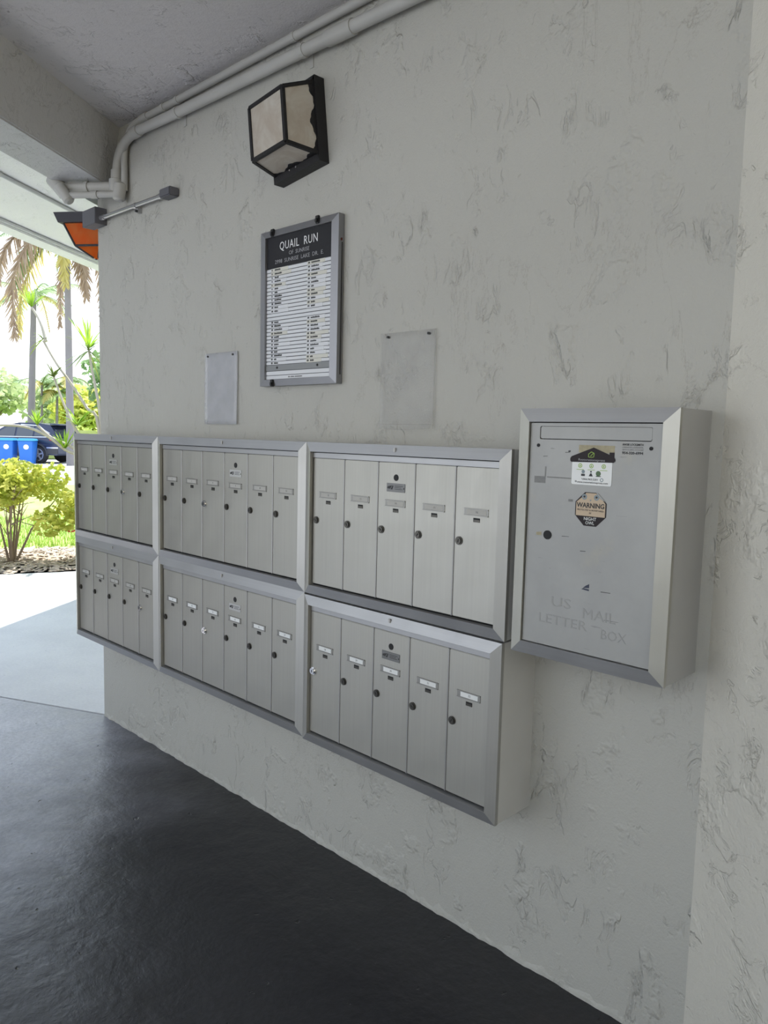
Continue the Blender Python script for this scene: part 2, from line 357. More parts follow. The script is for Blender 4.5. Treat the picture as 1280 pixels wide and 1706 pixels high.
M['deep'] = leaf_mat('deep_leaf', (0.14, 0.26, 0.09), (0.28, 0.42, 0.18), 0.3, 0.8)
M['hedge'] = leaf_mat('hedge_leaf', (0.42, 0.54, 0.14), (0.66, 0.72, 0.28), 0.3, 0.8)
M['bark'] = plain('bark', (0.28, 0.24, 0.20), 0.9, var=0.2, scale=2)
M['car'] = plain('navy_car_paint', (0.030, 0.038, 0.075), 0.22, 0.35, 0.6)
M['carglass'] = plain('car_window', (0.04, 0.045, 0.06), 0.06, 0.0, 0.9)
M['trimdark'] = plain('car_cladding', (0.05, 0.05, 0.055), 0.6)
M['silver'] = plain('silver_trim', (0.7, 0.7, 0.72), 0.3, 0.8)
M['tyre'] = plain('tyre', (0.025, 0.025, 0.027), 0.8)
M['rim'] = plain('alloy_rim', (0.60, 0.60, 0.63), 0.35, 0.7)
M['tail'] = plain('tail_lamp', (0.45, 0.02, 0.03), 0.2)
M['bin'] = plain('blue_bin_plastic', (0.02, 0.15, 0.55), 0.45)
M['binlid'] = plain('bin_lid_plastic', (0.05, 0.30, 0.55), 0.4)
M['badge'] = plain('white_badge', (0.80, 0.82, 0.82), 0.5)
M['farwall'] = plain('far_stucco', (0.72, 0.70, 0.66), 0.8)

# ------------------------------------------------------------------ setting: building shell
def en(e, n, z=0.0):
    p = E2*e + N2*n; return Vector((p.x, p.y, z))
def structure(o, **k): o['kind'] = 'structure'; return o
CEIL = 2.845
A = (-0.052, 0.0)
B = (2.971, 0.0)
RW = (0.8, -0.6)                                    # heading of the angled wall at the right
aE = en(6.5, 0); A2 = (A[0]+aE.x, A[1]+aE.y)
o = MB().prism([A, B, (2.971, 0.55), (3.3, 5.3), A2], 0, 3.0).build('wall_back', M['wall']); structure(o)
RL = 1.7
B2 = (B[0]+RW[0]*RL, B[1]+RW[1]*RL)
o = MB().prism([B, B2, (B2[0]+0.15, B2[1]+0.2), (3.12, 0.2), (2.971, 0.5)], 0, 3.0).build('wall_right', M['wall2']); structure(o)
def facade_x(y, n): return (-n - 0.574*y)/0.819
YO = -3.2
# ceiling of the passage, roof above it
o = MB().prism([(facade_x(0.12, -0.10), 0.12), (facade_x(YO, -0.10), YO), (4.7, YO), (4.7, 0.12)], CEIL, 3.02).build('ceiling', M['ceiling']); structure(o)
# facade beam
def strip(n0, n1, e0, e1): return [tuple(en(e0, n0)[:2]), tuple(en(e0, n1)[:2]), tuple(en(e1, n1)[:2]), tuple(en(e1, n0)[:2])]
bm_ = MB()
def bq(e): return [tuple(en(e, -0.075, 2.60)), tuple(en(e, 0.155, 2.60)), tuple(en(e, 0.155, 3.0)), tuple(en(e, -0.185, 3.0))]
bm_.hexa(bq(-6.0), bq(0.30))
o = bm_.build('trim_1', M['beam'], bevel=0.006); structure(o); tag(o, 'stucco beam across the passage mouth')
# overhanging walkway soffit with its edge trim
o = MB().prism(strip(0.02, 1.44, -8.0, 9.0), CEIL, 3.02).build('ceiling_soffit', M['soffit']); structure(o)
o = MB().prism(strip(1.44, 1.585, -8.0, 9.0), CEIL-0.03, 3.02).build('trim_2', M['soffit'], bevel=0.006); structure(o); tag(o, 'white edge trim of the soffit')
# floor of the passage, shaded walkway, outer slab with an open joint between
JD = Vector((-0.903, -0.429, 0)).normalized(); JN = Vector((-JD.y, JD.x, 0))
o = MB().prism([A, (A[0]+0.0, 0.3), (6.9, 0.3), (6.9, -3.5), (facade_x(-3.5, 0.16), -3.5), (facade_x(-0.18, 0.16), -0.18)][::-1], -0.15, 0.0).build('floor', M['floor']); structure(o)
ja = Vector((A[0], A[1]+0.012, 0)); jb = ja + JD*6.0
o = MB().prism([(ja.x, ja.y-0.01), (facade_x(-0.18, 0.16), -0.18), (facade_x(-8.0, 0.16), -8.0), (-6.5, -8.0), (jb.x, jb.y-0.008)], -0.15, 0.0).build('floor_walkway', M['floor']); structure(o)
s0 = Vector((-4.335, 0.965, 0)); sdv = Vector((0.40, 0.917, 0)).normalized()
sA = s0 - sdv*4.0; sB = s0 + sdv*4.5
o = MB().prism([(jb.x-0.006, jb.y+0.008), (ja.x-0.002, ja.y+0.006), tuple((en(6.5, 0.0) + Vector((A[0], 0, 0)))[:2]), (sB.x, sB.y), (sA.x, sA.y)], -0.15, 0.0).build('floor_slab', M['slab']); structure(o)
o = MB().prism([(ja.x+0.05, ja.y-0.03), (ja.x+0.05, ja.y+0.03), (jb.x, jb.y+0.02), (jb.x, jb.y-0.03)], -0.16, -0.02).build('trim_3', M['joint']); structure(o); tag(o, 'dark open joint between the walkway slabs')
# low wall added behind the camera to block low yard light
o = MB().prism([(2.5, -3.30), (6.9, -3.30), (6.9, -3.45), (2.5, -3.45)][::-1], 0, 1.25).build('wall_blocker_low', M['wall2']); structure(o)
# unseen wall added at the right to bounce warm sunlight inside
o = MB().prism([(11.0, -9), (14, -9), (14, 9), (11.0, 9)], 0, 6.0).build('wall_bounce', M['cream']); structure(o)
# dark block added out of frame to darken the left doors and wall
o = MB().prism(strip(2.3, 6.5, -1.4, 0.65)[::-1], 0, 5.4).build('wall_blocker_left', M['light_blocker']); structure(o)
# uneven plaster edge where the wall meets the floor paint
rgp = random.Random(9); v = []; f = []; npl = 150
for k in range(npl+1):
    x = A[0]+0.004+(B[0]-A[0]-0.008)*k/npl; d_ = rgp.uniform(0.001, 0.006)+0.002*math.sin(k*0.7)+0.001; h_ = rgp.uniform(0.010, 0.04)
    v += [(x, 0.002, -0.002), (x, -d_, -0.002), (x, -d_*0.8, h_*0.35), (x, 0.002, h_)]
for k in range(npl):
    a = 4*k
    for q in range(3): f.append((a+q, a+q+1, a+q+5, a+q+4))
    f.append((a+3, a, a+4, a+7))
o = raw('baseboard_back', v, f, M['wall']); structure(o)
# ground outdoors
def ground(name, pts, z, m):
    o = MB().prism(pts, z-0.1, z).build(name, m); structure(o); return o
def d2(p): return (p.x, p.y)
out = Vector((-sdv.y, sdv.x, 0))                     # away from the slab
ground('ground_mulch', [d2(sA), d2(sB), d2(sB+out*1.75), d2(sA+out*1.75)], -0.01, M['mulch'])
ground('ground_lawn', [d2(sA+out*1.75-sdv*20), d2(sB+out*1.75+sdv*20), d2(sB+out*13+sdv*20), d2(sA+out*13-sdv*20)], -0.012, M['grass'])
ground('ground_road', [d2(sA+out*13-sdv*30), d2(sB+out*13+sdv*40), d2(sB+out*33+sdv*60), d2(sA+out*33-sdv*60)], -0.03, M['road'])
ground('ground_field', [d2(sA+out*33-sdv*70), d2(sB+out*33+sdv*70), d2(sB+out*90+sdv*90), d2(sA+out*90-sdv*90)], -0.02, M['grass'])
ground('ground_court', [(6.9, -8.0), (40, -8.0), (40, 12), (6.9, 12)], -0.03, M['court'])
ground('ground_yard', [(facade_x(-3.5, 0.16), -3.5), (facade_x(-8.0, 0.16), -8.0), (6.9, -8.0), (6.9, -3.5)], 0.0, M['court'])
ground('ground_rear', [(-30, -60), (40, -60), (40, -8.0), (-30, -8.0)], -0.05, M['slab'])
ground('ground_side', [d2(sA), d2(sA+out*1.7), d2(sA+out*1.7-sdv*18), (-6.5, -8.0), d2(jb)], -0.02, M['slab'])

# ------------------------------------------------------------------ mailbox units
H = 0.489; DP = 0.16; BEV = 0.009; RAIL = 0.030; PITCH_D = 0.1455
DW, DZ0, DZ1 = 0.1425, 0.036, 0.4385
DH = DZ1-DZ0
YD = -(DP-0.004)                                     # front face of the doors (y)
# shared meshes, in door coordinates: x from the door's left edge, z from its bottom edge, y = 0 on the face
door_me = MB().box(0, DW, 0, 0.012, 0, DH).mesh('door', M['door'], bevel=0.0016)
hinge_me = MB().tube([(0, 0, 0), (0, 0, DH)], 0.0022, 8).mesh('hinge_edge', M['frame'], smooth=True)
hm = MB(); hw, hh = 0.078, 0.0195
hm.box(-hw/2, hw/2, -0.0012, 0, -hh/2, hh/2); hm.box(-hw/2, hw/2, -0.0030, -0.001, hh/2-0.0026, hh/2); hm.box(-hw/2, hw/2, -0.0030, -0.001, -hh/2, -hh/2+0.0026)
holder_me = hm.mesh('name_holder', M['holder'])
card_me = MB().box(-0.031, 0.033, -0.0017, -0.0012, -0.0066, 0.0066).mesh('name_card', M['card'])
card_bright_me = MB().box(-0.027, 0.031, -0.0018, -0.0012, -0.0066, 0.0066).mesh('name_card', M['stick_white'])
sm = MB(); sm.box(-0.0105, 0.0105, -0.0008, 0.004, -0.0055, 0.0055)
slot_me = sm.mesh('viewing_slot', M['keyway'])
slotlip_me = MB().box(-0.0085, 0.0105, -0.0011, -0.0007, -0.005, 0.001).mesh('slot_flap', M['lock'])
lk = MB().plate(disc(0.0115, 18), 0, -0.003); lk.plate(disc(0.0085, 18), -0.003, -0.0055)
lock_me = lk.mesh('lock', M['lock'], smooth=True)
lk = MB().plate(disc(0.0125, 18), 0, -0.004); lk.plate(disc(0.0095, 18), -0.004, -0.009)
chrome_me = lk.mesh('lock', M['chrome'], smooth=True)
key_me = MB().box(-0.0012, 0.0012, -0.0062, -0.0054, -0.0045, 0.0045).mesh('keyway', M['keyway'])
keyc_me = MB().box(-0.0012, 0.0012, -0.0098, -0.0088, -0.0045, 0.0045).mesh('keyway', M['keyway'])
hole_me = MB().plate(disc(0.0095, 18), 0.002, -0.0008).mesh('master_keyhole', M['keyway'])
plq_me = MB().box(-0.036, 0.036, -0.0014, 0, -0.0125, 0.0125).mesh('postal_plaque', M['plaque'], bevel=0.0005)
plq2_me = MB().box(-0.036, 0.036, -0.0014, 0, -0.0125, 0.0125).mesh('postal_plaque', M['plaque_light'], bevel=0.0005)
em = MB()
em.plate([(-0.033,-0.003),(-0.022,-0.004),(-0.016,0.004),(-0.013,0.0065),(-0.024,0.0045),(-0.032,0.002)], -0.0013, -0.0018)
em.plate([(-0.020,-0.0055),(-0.013,-0.0055),(-0.009,0.0055),(-0.012,0.0062)], -0.0013, -0.0018)
for k, (x0, x1) in enumerate(((-0.004, 0.028), (-0.004, 0.022), (-0.004, 0.026))):
    em.box(x0, x1, -0.0018, -0.0013, 0.0045-k*0.0045, 0.0058-k*0.0045)
em.plate(disc(0.0022, 8, 0.032, -0.001), -0.0013, -0.0018)
emblem_me = em.mesh('postal_emblem', M['ink'])
def rail(mb, o0, o1, i0, i1):                          # mitred bevelled bar between outer points o and inner points i (x, z)
    f0, f1, b1 = -DP, -(DP+BEV), -(DP-0.012)
    a = [(o0[0], f0, o0[1]), (o1[0], f0, o1[1]), (i1[0], f1, i1[1]), (i0[0], f1, i0[1])]
    b = [(o0[0], b1, o0[1]), (o1[0], b1, o1[1]), (i1[0], b1, i1[1]), (i0[0], b1, i0[1])]
    return mb.hexa(b, a)
def frame_rails(parent, W, HH, r, mh, mv):
    out4 = [(0, 0), (W, 0), (W, HH), (0, HH)]; in4 = [(r, r), (W-r, r), (W-r, HH-r), (r, HH-r)]
    for k in range(4):
        q = (k+1)%4
        rail(MB(), out4[k], out4[q], in4[k], in4[q]).build('frame_rail', mh if k%2 == 0 else mv, parent)
M['frame_v'] = brushed('frame_aluminium_upright', (0.40, 0.393, 0.365), 0.42, vertical=True, metal=0.65)
def make_unit(x, z, W, n, label, first, chrome=(), bright=False, plaque_dark=True, x_end=0.0):
    W = W - x_end
    u = empty('mailbox_unit', (x, 0, z), label, 'mailbox', 'wall mailbox units in two rows')
    mb = MB()                                          # open-fronted carcass
    mb.box(0.001, W-0.001, -0.004, 0, 0.001, H-0.001); mb.box(0.001, 0.006, -DP+0.003, -0.004, 0.001, H-0.001); mb.box(W-0.006, W-0.001, -DP+0.003, -0.004, 0.001, H-0.001)
    mb.box(0.006, W-0.006, -DP+0.003, -0.004, 0.001, 0.006); mb.box(0.006, W-0.006, -DP+0.003, -0.004, H-0.006, H-0.001)
    mb.build('cabinet_body', M['unit_body'], u)
    MB().box(0.007, W-0.007, -DP+0.020, -DP+0.024, 0.007, H-0.007).build('inner_panel', M['dark'], u)
    frame_rails(u, W, H, RAIL, M['frame'], M['frame_v'])
    MB().box(RAIL+0.001, W-RAIL-0.001, YD-0.001, YD+0.012, DZ1+0.0015, H-RAIL-0.003).build('header_strip', M['frame'], u, bevel=0.001)
    MB().box(W/2-0.004, W/2+0.004, -DP-0.0085, -DP-0.004, H-0.020, H-0.008).build('rail_catch', M['body'], u, bevel=0.001)
    x0 = (W - n*PITCH_D)/2 if x_end == 0 else (W-n*PITCH_D)/2
    mid = 2 if n == 5 else 3
    for k in range(n):
        d = link('door', door_me, u, (x0+k*PITCH_D+0.0015, YD, DZ0))
        link('hinge_edge', hinge_me, u, (x0+(k+1)*PITCH_D, YD-0.0002, DZ0)) if k < n-1 else None
        zc = 0.287
        jit = random.uniform(-0.0015, 0.0015)
        link('name_holder', holder_me, d, (0.070, 0, zc+jit))
        c = link('name_card', card_bright_me if bright else card_me, d, (0.070, 0, zc+jit))
        t = link('number', text_mesh(str(first+k), 0.0085, M['greyink'], 'number'), d, (0.073, -0.0019, zc+jit))
        link('viewing_slot', slot_me, d, (0.072, 0, zc-0.0215)); link('slot_flap', slotlip_me, d, (0.072, 0, zc-0.0215))
        if k in chrome:
            lo = link('lock', chrome_me, d, (0.0165, 0, 0.206)); lo['label'] = 'shiny chrome lock'
            link('keyway', keyc_me, d, (0.0165, 0, 0.206))
        else:
            link('lock', lock_me, d, (0.0165, 0, 0.206))
            q = link('keyway', key_me, d, (0.0165, 0, 0.206), (0, random.uniform(-1.2, 1.2), 0))
        if k == mid:
            link('master_keyhole', hole_me, d, (0.071, 0, 0.360))
            link('postal_plaque', plq_me if plaque_dark else plq2_me, d, (0.071, 0, 0.331)); link('postal_emblem', emblem_me, d, (0.071, 0, 0.331))
    return u
W5, W6, ZB = 0.7917, 0.9372, 0.4695
XS = [0.0, W5, W5+W6]
make_unit(XS[0], ZB+H, W5, 5, 'five-door aluminium mailbox unit, upper row, at the far left by the open passage end', 1, chrome=(3,), plaque_dark=False)
make_unit(XS[1], ZB+H, W6, 6, 'six-door aluminium mailbox unit in the middle of the upper row', 6, chrome=(2,), plaque_dark=False)
make_unit(XS[2], ZB+H, W5, 5, 'five-door aluminium mailbox unit, upper row, right beside the grey letter box', 12)
make_unit(XS[0], ZB, W5, 5, 'five-door aluminium mailbox unit, lower row, at the far left by the open passage end', 17, chrome=(4,), plaque_dark=False)
make_unit(XS[1], ZB, W6, 6, 'six-door aluminium mailbox unit in the middle of the lower row', 22, chrome=(2,), bright=True, plaque_dark=False)
make_unit(XS[2], ZB-0.006, W5, 5, 'five-door aluminium mailbox unit, lower row, showing its deep right side', 28, chrome=(0,), bright=True, x_end=0.006)

# ------------------------------------------------------------------ letter box
LX, LZ, LW, LH, LD = 2.5473, 0.9463, 0.396, 0.601, 0.168
lb = empty('letter_box', (LX, 0, LZ), 'tall grey letter box with stickers and a mail slot, at the wall corner', 'letter box')
mb = MB(); mb.box(0.001, LW-0.001, -0.004, 0, 0.001, LH-0.001); mb.box(0.001, 0.006, -LD+0.003, -0.004, 0.001, LH-0.001); mb.box(LW-0.006, LW-0.001, -LD+0.003, -0.004, 0.001, LH-0.001)
mb.box(0.006, LW-0.006, -LD+0.003, -0.004, 0.001, 0.006); mb.box(0.006, LW-0.006, -LD+0.003, -0.004, LH-0.006, LH-0.001)
mb.build('cabinet_body', M['body'], lb)
_dp = DP; DP = LD
frame_rails(lb, LW, LH, 0.032, M['frame'], M['lbframe'])
DP = _dp
DX0, DX1, DB, DT = 0.0335, LW-0.0335, 0.034, LH-0.0345
FY = -(LD+0.002)
# door with a rounded opening for the mail flap
def rrect(x0, x1, z0, z1, r, n=5):
    out_ = []
    for cx, cz, a0 in ((x1-r, z0+r, -PI/2), (x1-r, z1-r, 0), (x0+r, z1-r, PI/2), (x0+r, z0+r, PI)):
        for k in range(n+1):
            a = a0 + PI/2*k/n; out_.append((cx+r*math.cos(a), cz+r*math.sin(a)))
    return out_
SL = (0.059, 0.339, 0.528, 0.559)
hole = rrect(*SL, 0.004)
v = []; f = []
outer = [(DX1, DB), (DX1, DT), (DX0, DT), (DX0, DB)]
n6 = 6
for y in (FY, FY+0.012):
    v += [(x, y, z) for x, z in outer] + [(x, y, z) for x, z in hole]
nh = len(hole); S = 4+nh
for c in range(4):                                   # corner c of the hole belongs to outer corner c
    for k in range(n6-1):
        a, b_ = 4+c*n6+k, 4+c*n6+k+1
        f.append((c, b_, a)); f.append((S+c, S+a, S+b_))
    a = 4+c*n6+n6-1; b_ = 4+((c+1)%4)*n6; c2 = (c+1)%4
    f.append((c, c2, b_, a)); f.append((S+c, S+a, S+b_, S+c2))
for k in range(nh):
    a, b_ = 4+k, 4+(k+1)%nh; f.append((a, b_, S+b_, S+a))
for c in range(4): f.append((c, S+c, S+(c+1)%4, (c+1)%4))
me = bpy.data.meshes.new('door'); me.from_pydata(v, [], f); me.materials.append(M['paint'])
bm = bmesh.new(); bm.from_mesh(me); bmesh.ops.recalc_face_normals(bm, faces=bm.faces); bm.to_mesh(me); bm.free()
ld = link('door', me, lb); ld['label'] = 'scuffed grey painted door'
MB().plate(rrect(SL[0]+0.0015, SL[1]-0.0008, SL[2]+0.0018, SL[3]-0.0008, 0.004), FY+0.008, FY+0.0012).build('mail_flap', M['paint'], ld, bevel=0.0004)
MB().box(0.007, LW-0.007, -LD+0.016, -LD+0.020, 0.007, LH-0.007).build('inner_panel', M['dark'], lb)
for sx in (0.0565, 0.338):
    MB().plate(disc(0.0042, 12), 0, -0.0015).build('screw', M['keyway'], ld, (sx, FY, 0.5135), smooth=True)
kh = MB().plate(disc(0.0108, 20), 0.0, -0.002); kh.build('lock_hole', M['keyway'], ld, (0.0925, FY, 0.301), smooth=True)
MB().plate([(-0.014,-0.003),(0,-0.003),(0,0.006),(-0.014,0.004)], 0, -0.0008).build('tape_scrap', M['residue'], ld, (0.075, FY, 0.301))
# house-shaped advertising sticker
S0 = FY-0.0002; S1 = FY-0.0010; S2 = FY-0.0013
hs = MB().plate(rrect(0.150, 0.2505, 0.4265, 0.481, 0.004), S0, S1).build('house_sticker', M['stick_white'], ld); hs['label'] = 'white sticker shaped like a house with a dark roof'
roof = [(0.147,0.4775),(0.2535,0.4795),(0.2572,0.4835),(0.2565,0.488),(0.254,0.4905),(0.254,0.502),(0.2425,0.502),(0.2425,0.497),(0.203,0.512),(0.1475,0.4905),(0.1445,0.486),(0.1445,0.481)]
MB().plate(roof, S1+0.0001, S2).build('sticker_roof', M['stick_brown'], hs)
MB().box(0.165, 0.254, -0.0002, 0, 0.500, 0.517).build('glue_residue', M['residue'], ld, (0, FY, 0))
text('Restorationxpress', 0.0072, M['letter_dim'], hs, (0.199, S2-0.0003, 0.4835), width=0.066)
lg = MB()
for p0, p1 in (((0.191,0.490),(0.203,0.490)),((0.191,0.490),(0.191,0.497)),((0.191,0.497),(0.198,0.502)),((0.198,0.502),(0.205,0.499)),((0.205,0.499),(0.204,0.490)),((0.196,0.4925),(0.203,0.499))):
    dx, dz = p1[0]-p0[0], p1[1]-p0[1]; L = math.hypot(dx, dz); nx, nz = -dz/L*0.0007, dx/L*0.0007
    lg.plate([(p0[0]-nx,p0[1]-nz),(p1[0]-nx,p1[1]-nz),(p1[0]+nx,p1[1]+nz),(p0[0]+nx,p0[1]+nz)], S2+0.0001, S2-0.0003)
lg.build('roof_logo', M['green'], hs)
def ring(mb, cx, cz, r0, r1, y0, y1, n=16):
    for k in range(n):
        a, b_ = 2*PI*k/n, 2*PI*(k+1)/n
        mb.plate([(cx+r0*math.cos(a),cz+r0*math.sin(a)),(cx+r1*math.cos(a),cz+r1*math.sin(a)),(cx+r1*math.cos(b_),cz+r1*math.sin(b_)),(cx+r0*math.cos(b_),cz+r0*math.sin(b_))], y0, y1)
ic = MB()
for cx in (0.171, 0.1995, 0.230):
    ring(ic, cx, 0.470, 0.0035, 0.0052, S1, S2); ic.plate([(cx-0.002,0.468),(cx+0.002,0.468),(cx,0.4735)], S1, S2)
    ic.box(cx-0.009, cx+0.009, S2, S1, 0.4605, 0.4617)
ic.build('service_icons', M['green'], hs)
ic = MB(); ic.plate(disc(0.0042, 12, 0.1795, 0.4565), S1, S2); ic.build('cloud_icon', M['bluegrey'], hs)
ic = MB(); ic.box(0.1745, 0.184, S2, S1, 0.4465, 0.4515); ic.plate(disc(0.0021, 10, 0.1990, 0.457), S1, S2); ic.plate([(0.194,0.4465),(0.204,0.4465),(0.2005,0.4535),(0.1975,0.4535)], S1, S2); ic.box(0.2115, 0.224, S2, S1, 0.4465, 0.4482)
ic.build('worker_icons', M['ink'], hs)
ic = MB(); ic.plate(disc(0.0062, 14, 0.2175, 0.4535), S1, S2); ic.build('tree_icon', M['dgreen'], hs)
text('866.963.5201', 0.0062, M['ink'], hs, (0.199, S2, 0.4395), width=0.036)
text('www.restorationxpress.com', 0.0062, M['ink'], hs, (0.2035, S2, 0.4325), width=0.077)
ic = MB(); ring(ic, 0.2265, 0.4395, 0.0028, 0.0044, S1, S2, 8); ic.build('house_icon', M['bluegrey'], hs)
ic = MB(); ring(ic, 0.1615, 0.4335, 0.0012, 0.0022, S1, S2, 8); ic.plate([(0.176,0.441),(0.1785,0.4375),(0.1795,0.4382),(0.177,0.4418)], S1, S2); ic.build('contact_icons', M['ink'], hs)
# octagonal warning sticker
def octo(c, w, h, k=0.30):
    x0, x1, z0, z1 = c[0]-w/2, c[0]+w/2, c[1]-h/2, c[1]+h/2; a, b_ = w*k, h*k
    return [(x0+a,z0),(x1-a,z0),(x1,z0+b_),(x1,z1-b_),(x1-a,z1),(x0+a,z1),(x0,z1-b_),(x0,z0+b_)]
ow = MB().plate(octo((0.2025, 0.3715), 0.078, 0.077), S0, S1).build('warning_sticker', M['stick_brown'], ld); ow['label'] = 'tan and black octagonal warning sticker with torn top corners'
MB().plate([(0.1660,0.3555),(0.2390,0.3555),(0.2390,0.386),(0.2325,0.3935),(0.2275,0.3955),(0.222,0.399),(0.215,0.4085),(0.190,0.4085),(0.1855,0.402),(0.1805,0.3985),(0.1660,0.3865)], S1+0.0001, S2).build('tan_field', M['stick_tan'], ow)
MB().plate([(0.2150,0.4105),(0.218,0.4105),(0.2390,0.391),(0.2275,0.3957),(0.222,0.3992)], S1+0.0001, S2-0.0001).build('torn_patch', M['paint'], ow)
eyes = MB()
for cx in (0.186, 0.2165):
    ring(eyes, cx, 0.399, 0.003, 0.0065, S2, S2-0.0002, 14)
eyes.plate([(0.199,0.3935),(0.2045,0.3935),(0.2018,0.3895)], S2, S2-0.0002)
eyes.build('owl_eyes', M['bluegrey'], ow)
ey = MB()
for cx in (0.186, 0.2165): ey.plate(disc(0.0026, 10, cx, 0.3995), S2, S2-0.0003)
ey.build('owl_pupils', M['ink'], ow)
text('WARNING', 0.0155, M['ink'], ow, (0.2025, S2-0.0002, 0.3795), width=0.0695, bold=0.0004)
text('PROTECTED & MONITORED', 0.0052, M['ink'], ow, (0.2025, S2-0.0002, 0.3690), width=0.067)
text('BY', 0.0052, M['ink'], ow, (0.2025, S2-0.0002, 0.3625))
text('NIGHT', 0.0105, M['stick_white'], ow, (0.2025, S2-0.0002, 0.3490), width=0.031)
text('OWL', 0.0105, M['stick_white'], ow, (0.2025, S2-0.0002, 0.3397), width=0.022)
# locksmith decal, printed straight on the door
text('ANGIE LOCKSMITH', 0.0062, M['ink'], ld, (0.296, S0, 0.5205), width=0.049, bold=0.0002)
for k in range(2):
    text(('COMMERCIAL & RESIDENTIAL', 'AUTO & SAFES, 24 HOURS')[k], 0.0048, M['greyink'], ld, (0.296, S0, 0.5145-k*0.0052), width=0.049)
text('954-320-6994', 0.0075, M['ink'], ld, (0.296, S0, 0.5022), width=0.049, bold=0.0003)
# worn lettering and the leftover corner of a postal decal
M['ghost'] = plain('ghost_paint', (0.262, 0.262, 0.248), 0.42)
text('US', 0.034, M['ghost'], ld, (0.137, S0+0.0001, 0.142), width=0.052)
text('MAIL', 0.034, M['ghost'], ld, (0.236, S0+0.0001, 0.128), width=0.082)
text('LETTER', 0.032, M['ghost'], ld, (0.142, S0+0.0001, 0.098), width=0.128)
text('BOX', 0.032, M['ghost'], ld, (0.274, S0+0.0001, 0.088), width=0.062)
MB().plate([(0.189,0.185),(0.2085,0.183),(0.2085,0.187),(0.194,0.188)], 0, -0.0005).build('decal_scrap', M['navy'], ld, (0, FY, 0))
MB().plate([(0.193,0.1885),(0.2085,0.190),(0.2085,0.1995),(0.2000,0.1945)], 0, -0.0005).build('decal_scrap', M['navy'], ld, (0, FY, 0))
M['scuff'] = plain('scuff', (0.20, 0.20, 0.192), 0.6, var=0.25, scale=120); M['scuff_dark'] = plain('scuff_dark', (0.06, 0.06, 0.06), 0.6)
for x0, x1, z0, z1 in ((0.049,0.080,0.424,0.440),(0.084,0.150,0.4375,0.4405),(0.077,0.081,0.440,0.464),(0.144,0.156,0.385,0.391)):
    MB().box(x0, x1, -0.0002, 0, z0, z1).build('scuff_mark', M['scuff'], ld, (0, FY, 0))
for x0, x1, z0, z1 in ((0.131,0.150,0.3015,0.3035),(0.250,0.285,0.1225,0.124),(0.181,0.195,0.272,0.2745),(0.266,0.292,0.362,0.3628),(0.238,0.262,0.185,0.1875),(0.130,0.142,0.498,0.500),(0.138,0.144,0.499,0.504),(0.071,0.083,0.487,0.489)):
    MB().plate([(x0,z0),(x1,z0+0.001),(x1,z1),(x0,z1-0.0006)], 0, -0.0002).build('scratch_mark', M['scuff_dark'], ld, (0, FY, 0))

# ------------------------------------------------------------------ directory board
DXo, DZo, DWd, DHt = 1.2985, 1.642, 0.419, 0.547
db = empty('directory_board', (DXo, 0, DZo), 'framed white tenant directory with black header on the stucco wall', 'directory')
MB().box(0.004, DWd-0.004, -0.018, 0, 0.004, DHt-0.004).build('back_panel', M['sign_frame'], db)
fr = 0.031
o4 = [(0,0),(DWd,0),(DWd,DHt),(0,DHt)]; i4 = [(fr,fr*0.75),(DWd-fr,fr*0.75),(DWd-fr,DHt-fr*0.75),(fr,DHt-fr*0.75)]
for k in range(4):
    q = (k+1)%4
    a = [(o4[k][0],-0.002,o4[k][1]),(o4[q][0],-0.002,o4[q][1]),(i4[q][0],-0.002,i4[q][1]),(i4[k][0],-0.002,i4[k][1])]
    b = [(o4[k][0],-0.027,o4[k][1]),(o4[q][0],-0.027,o4[q][1]),(i4[q][0],-0.031,i4[q][1]),(i4[k][0],-0.031,i4[k][1])]
    MB().hexa(a, b).build('frame_bar', M['sign_frame'], db)
ix0, ix1, iz0, iz1 = fr+0.0005, DWd-fr-0.0005, fr*0.75, DHt-fr*0.75
HZ = iz1-0.107
hd = MB().box(ix0, ix1, -0.0215, -0.018, HZ, iz1).build('header_panel', M['felt'], db)
MB().box(ix0, ix1, -0.0195, -0.018, iz0, HZ).build('groove_panel', M['strip_gap'], db)
cxm = (ix0+ix1)/2
text('QUAIL  RUN', 0.040, M['letter'], hd, (cxm-0.002, -0.0225, iz1-0.037), width=0.205, spacing=1.1)
text('OF  SUNRISE', 0.019, M['letter_dim'], hd, (cxm+0.002, -0.0225, iz1-0.066), width=0.110)
text('2998  SUNRISE  LAKE  DR.  E.', 0.019, M['letter_dim'], hd, (cxm, -0.0225, iz1-0.088), width=0.262)
nrow = 26; zA, zB = HZ-0.001, iz0+0.052
rp = (zA-zB)/nrow
strip_me = MB().box(ix0, ix1, -0.0222, -0.0195, 0.0012, rp-0.0018).mesh('name_strip', M['strip'])
rng = random.Random(3)
nums_l = ['1','2','3','4','5','6','7','8','9','10','11','12',None,None]+[str(k) for k in range(13, 25)]
nums_r = [str(k) for k in range(25, 37)]+[None,None]+[str(k) for k in range(37, 49)]
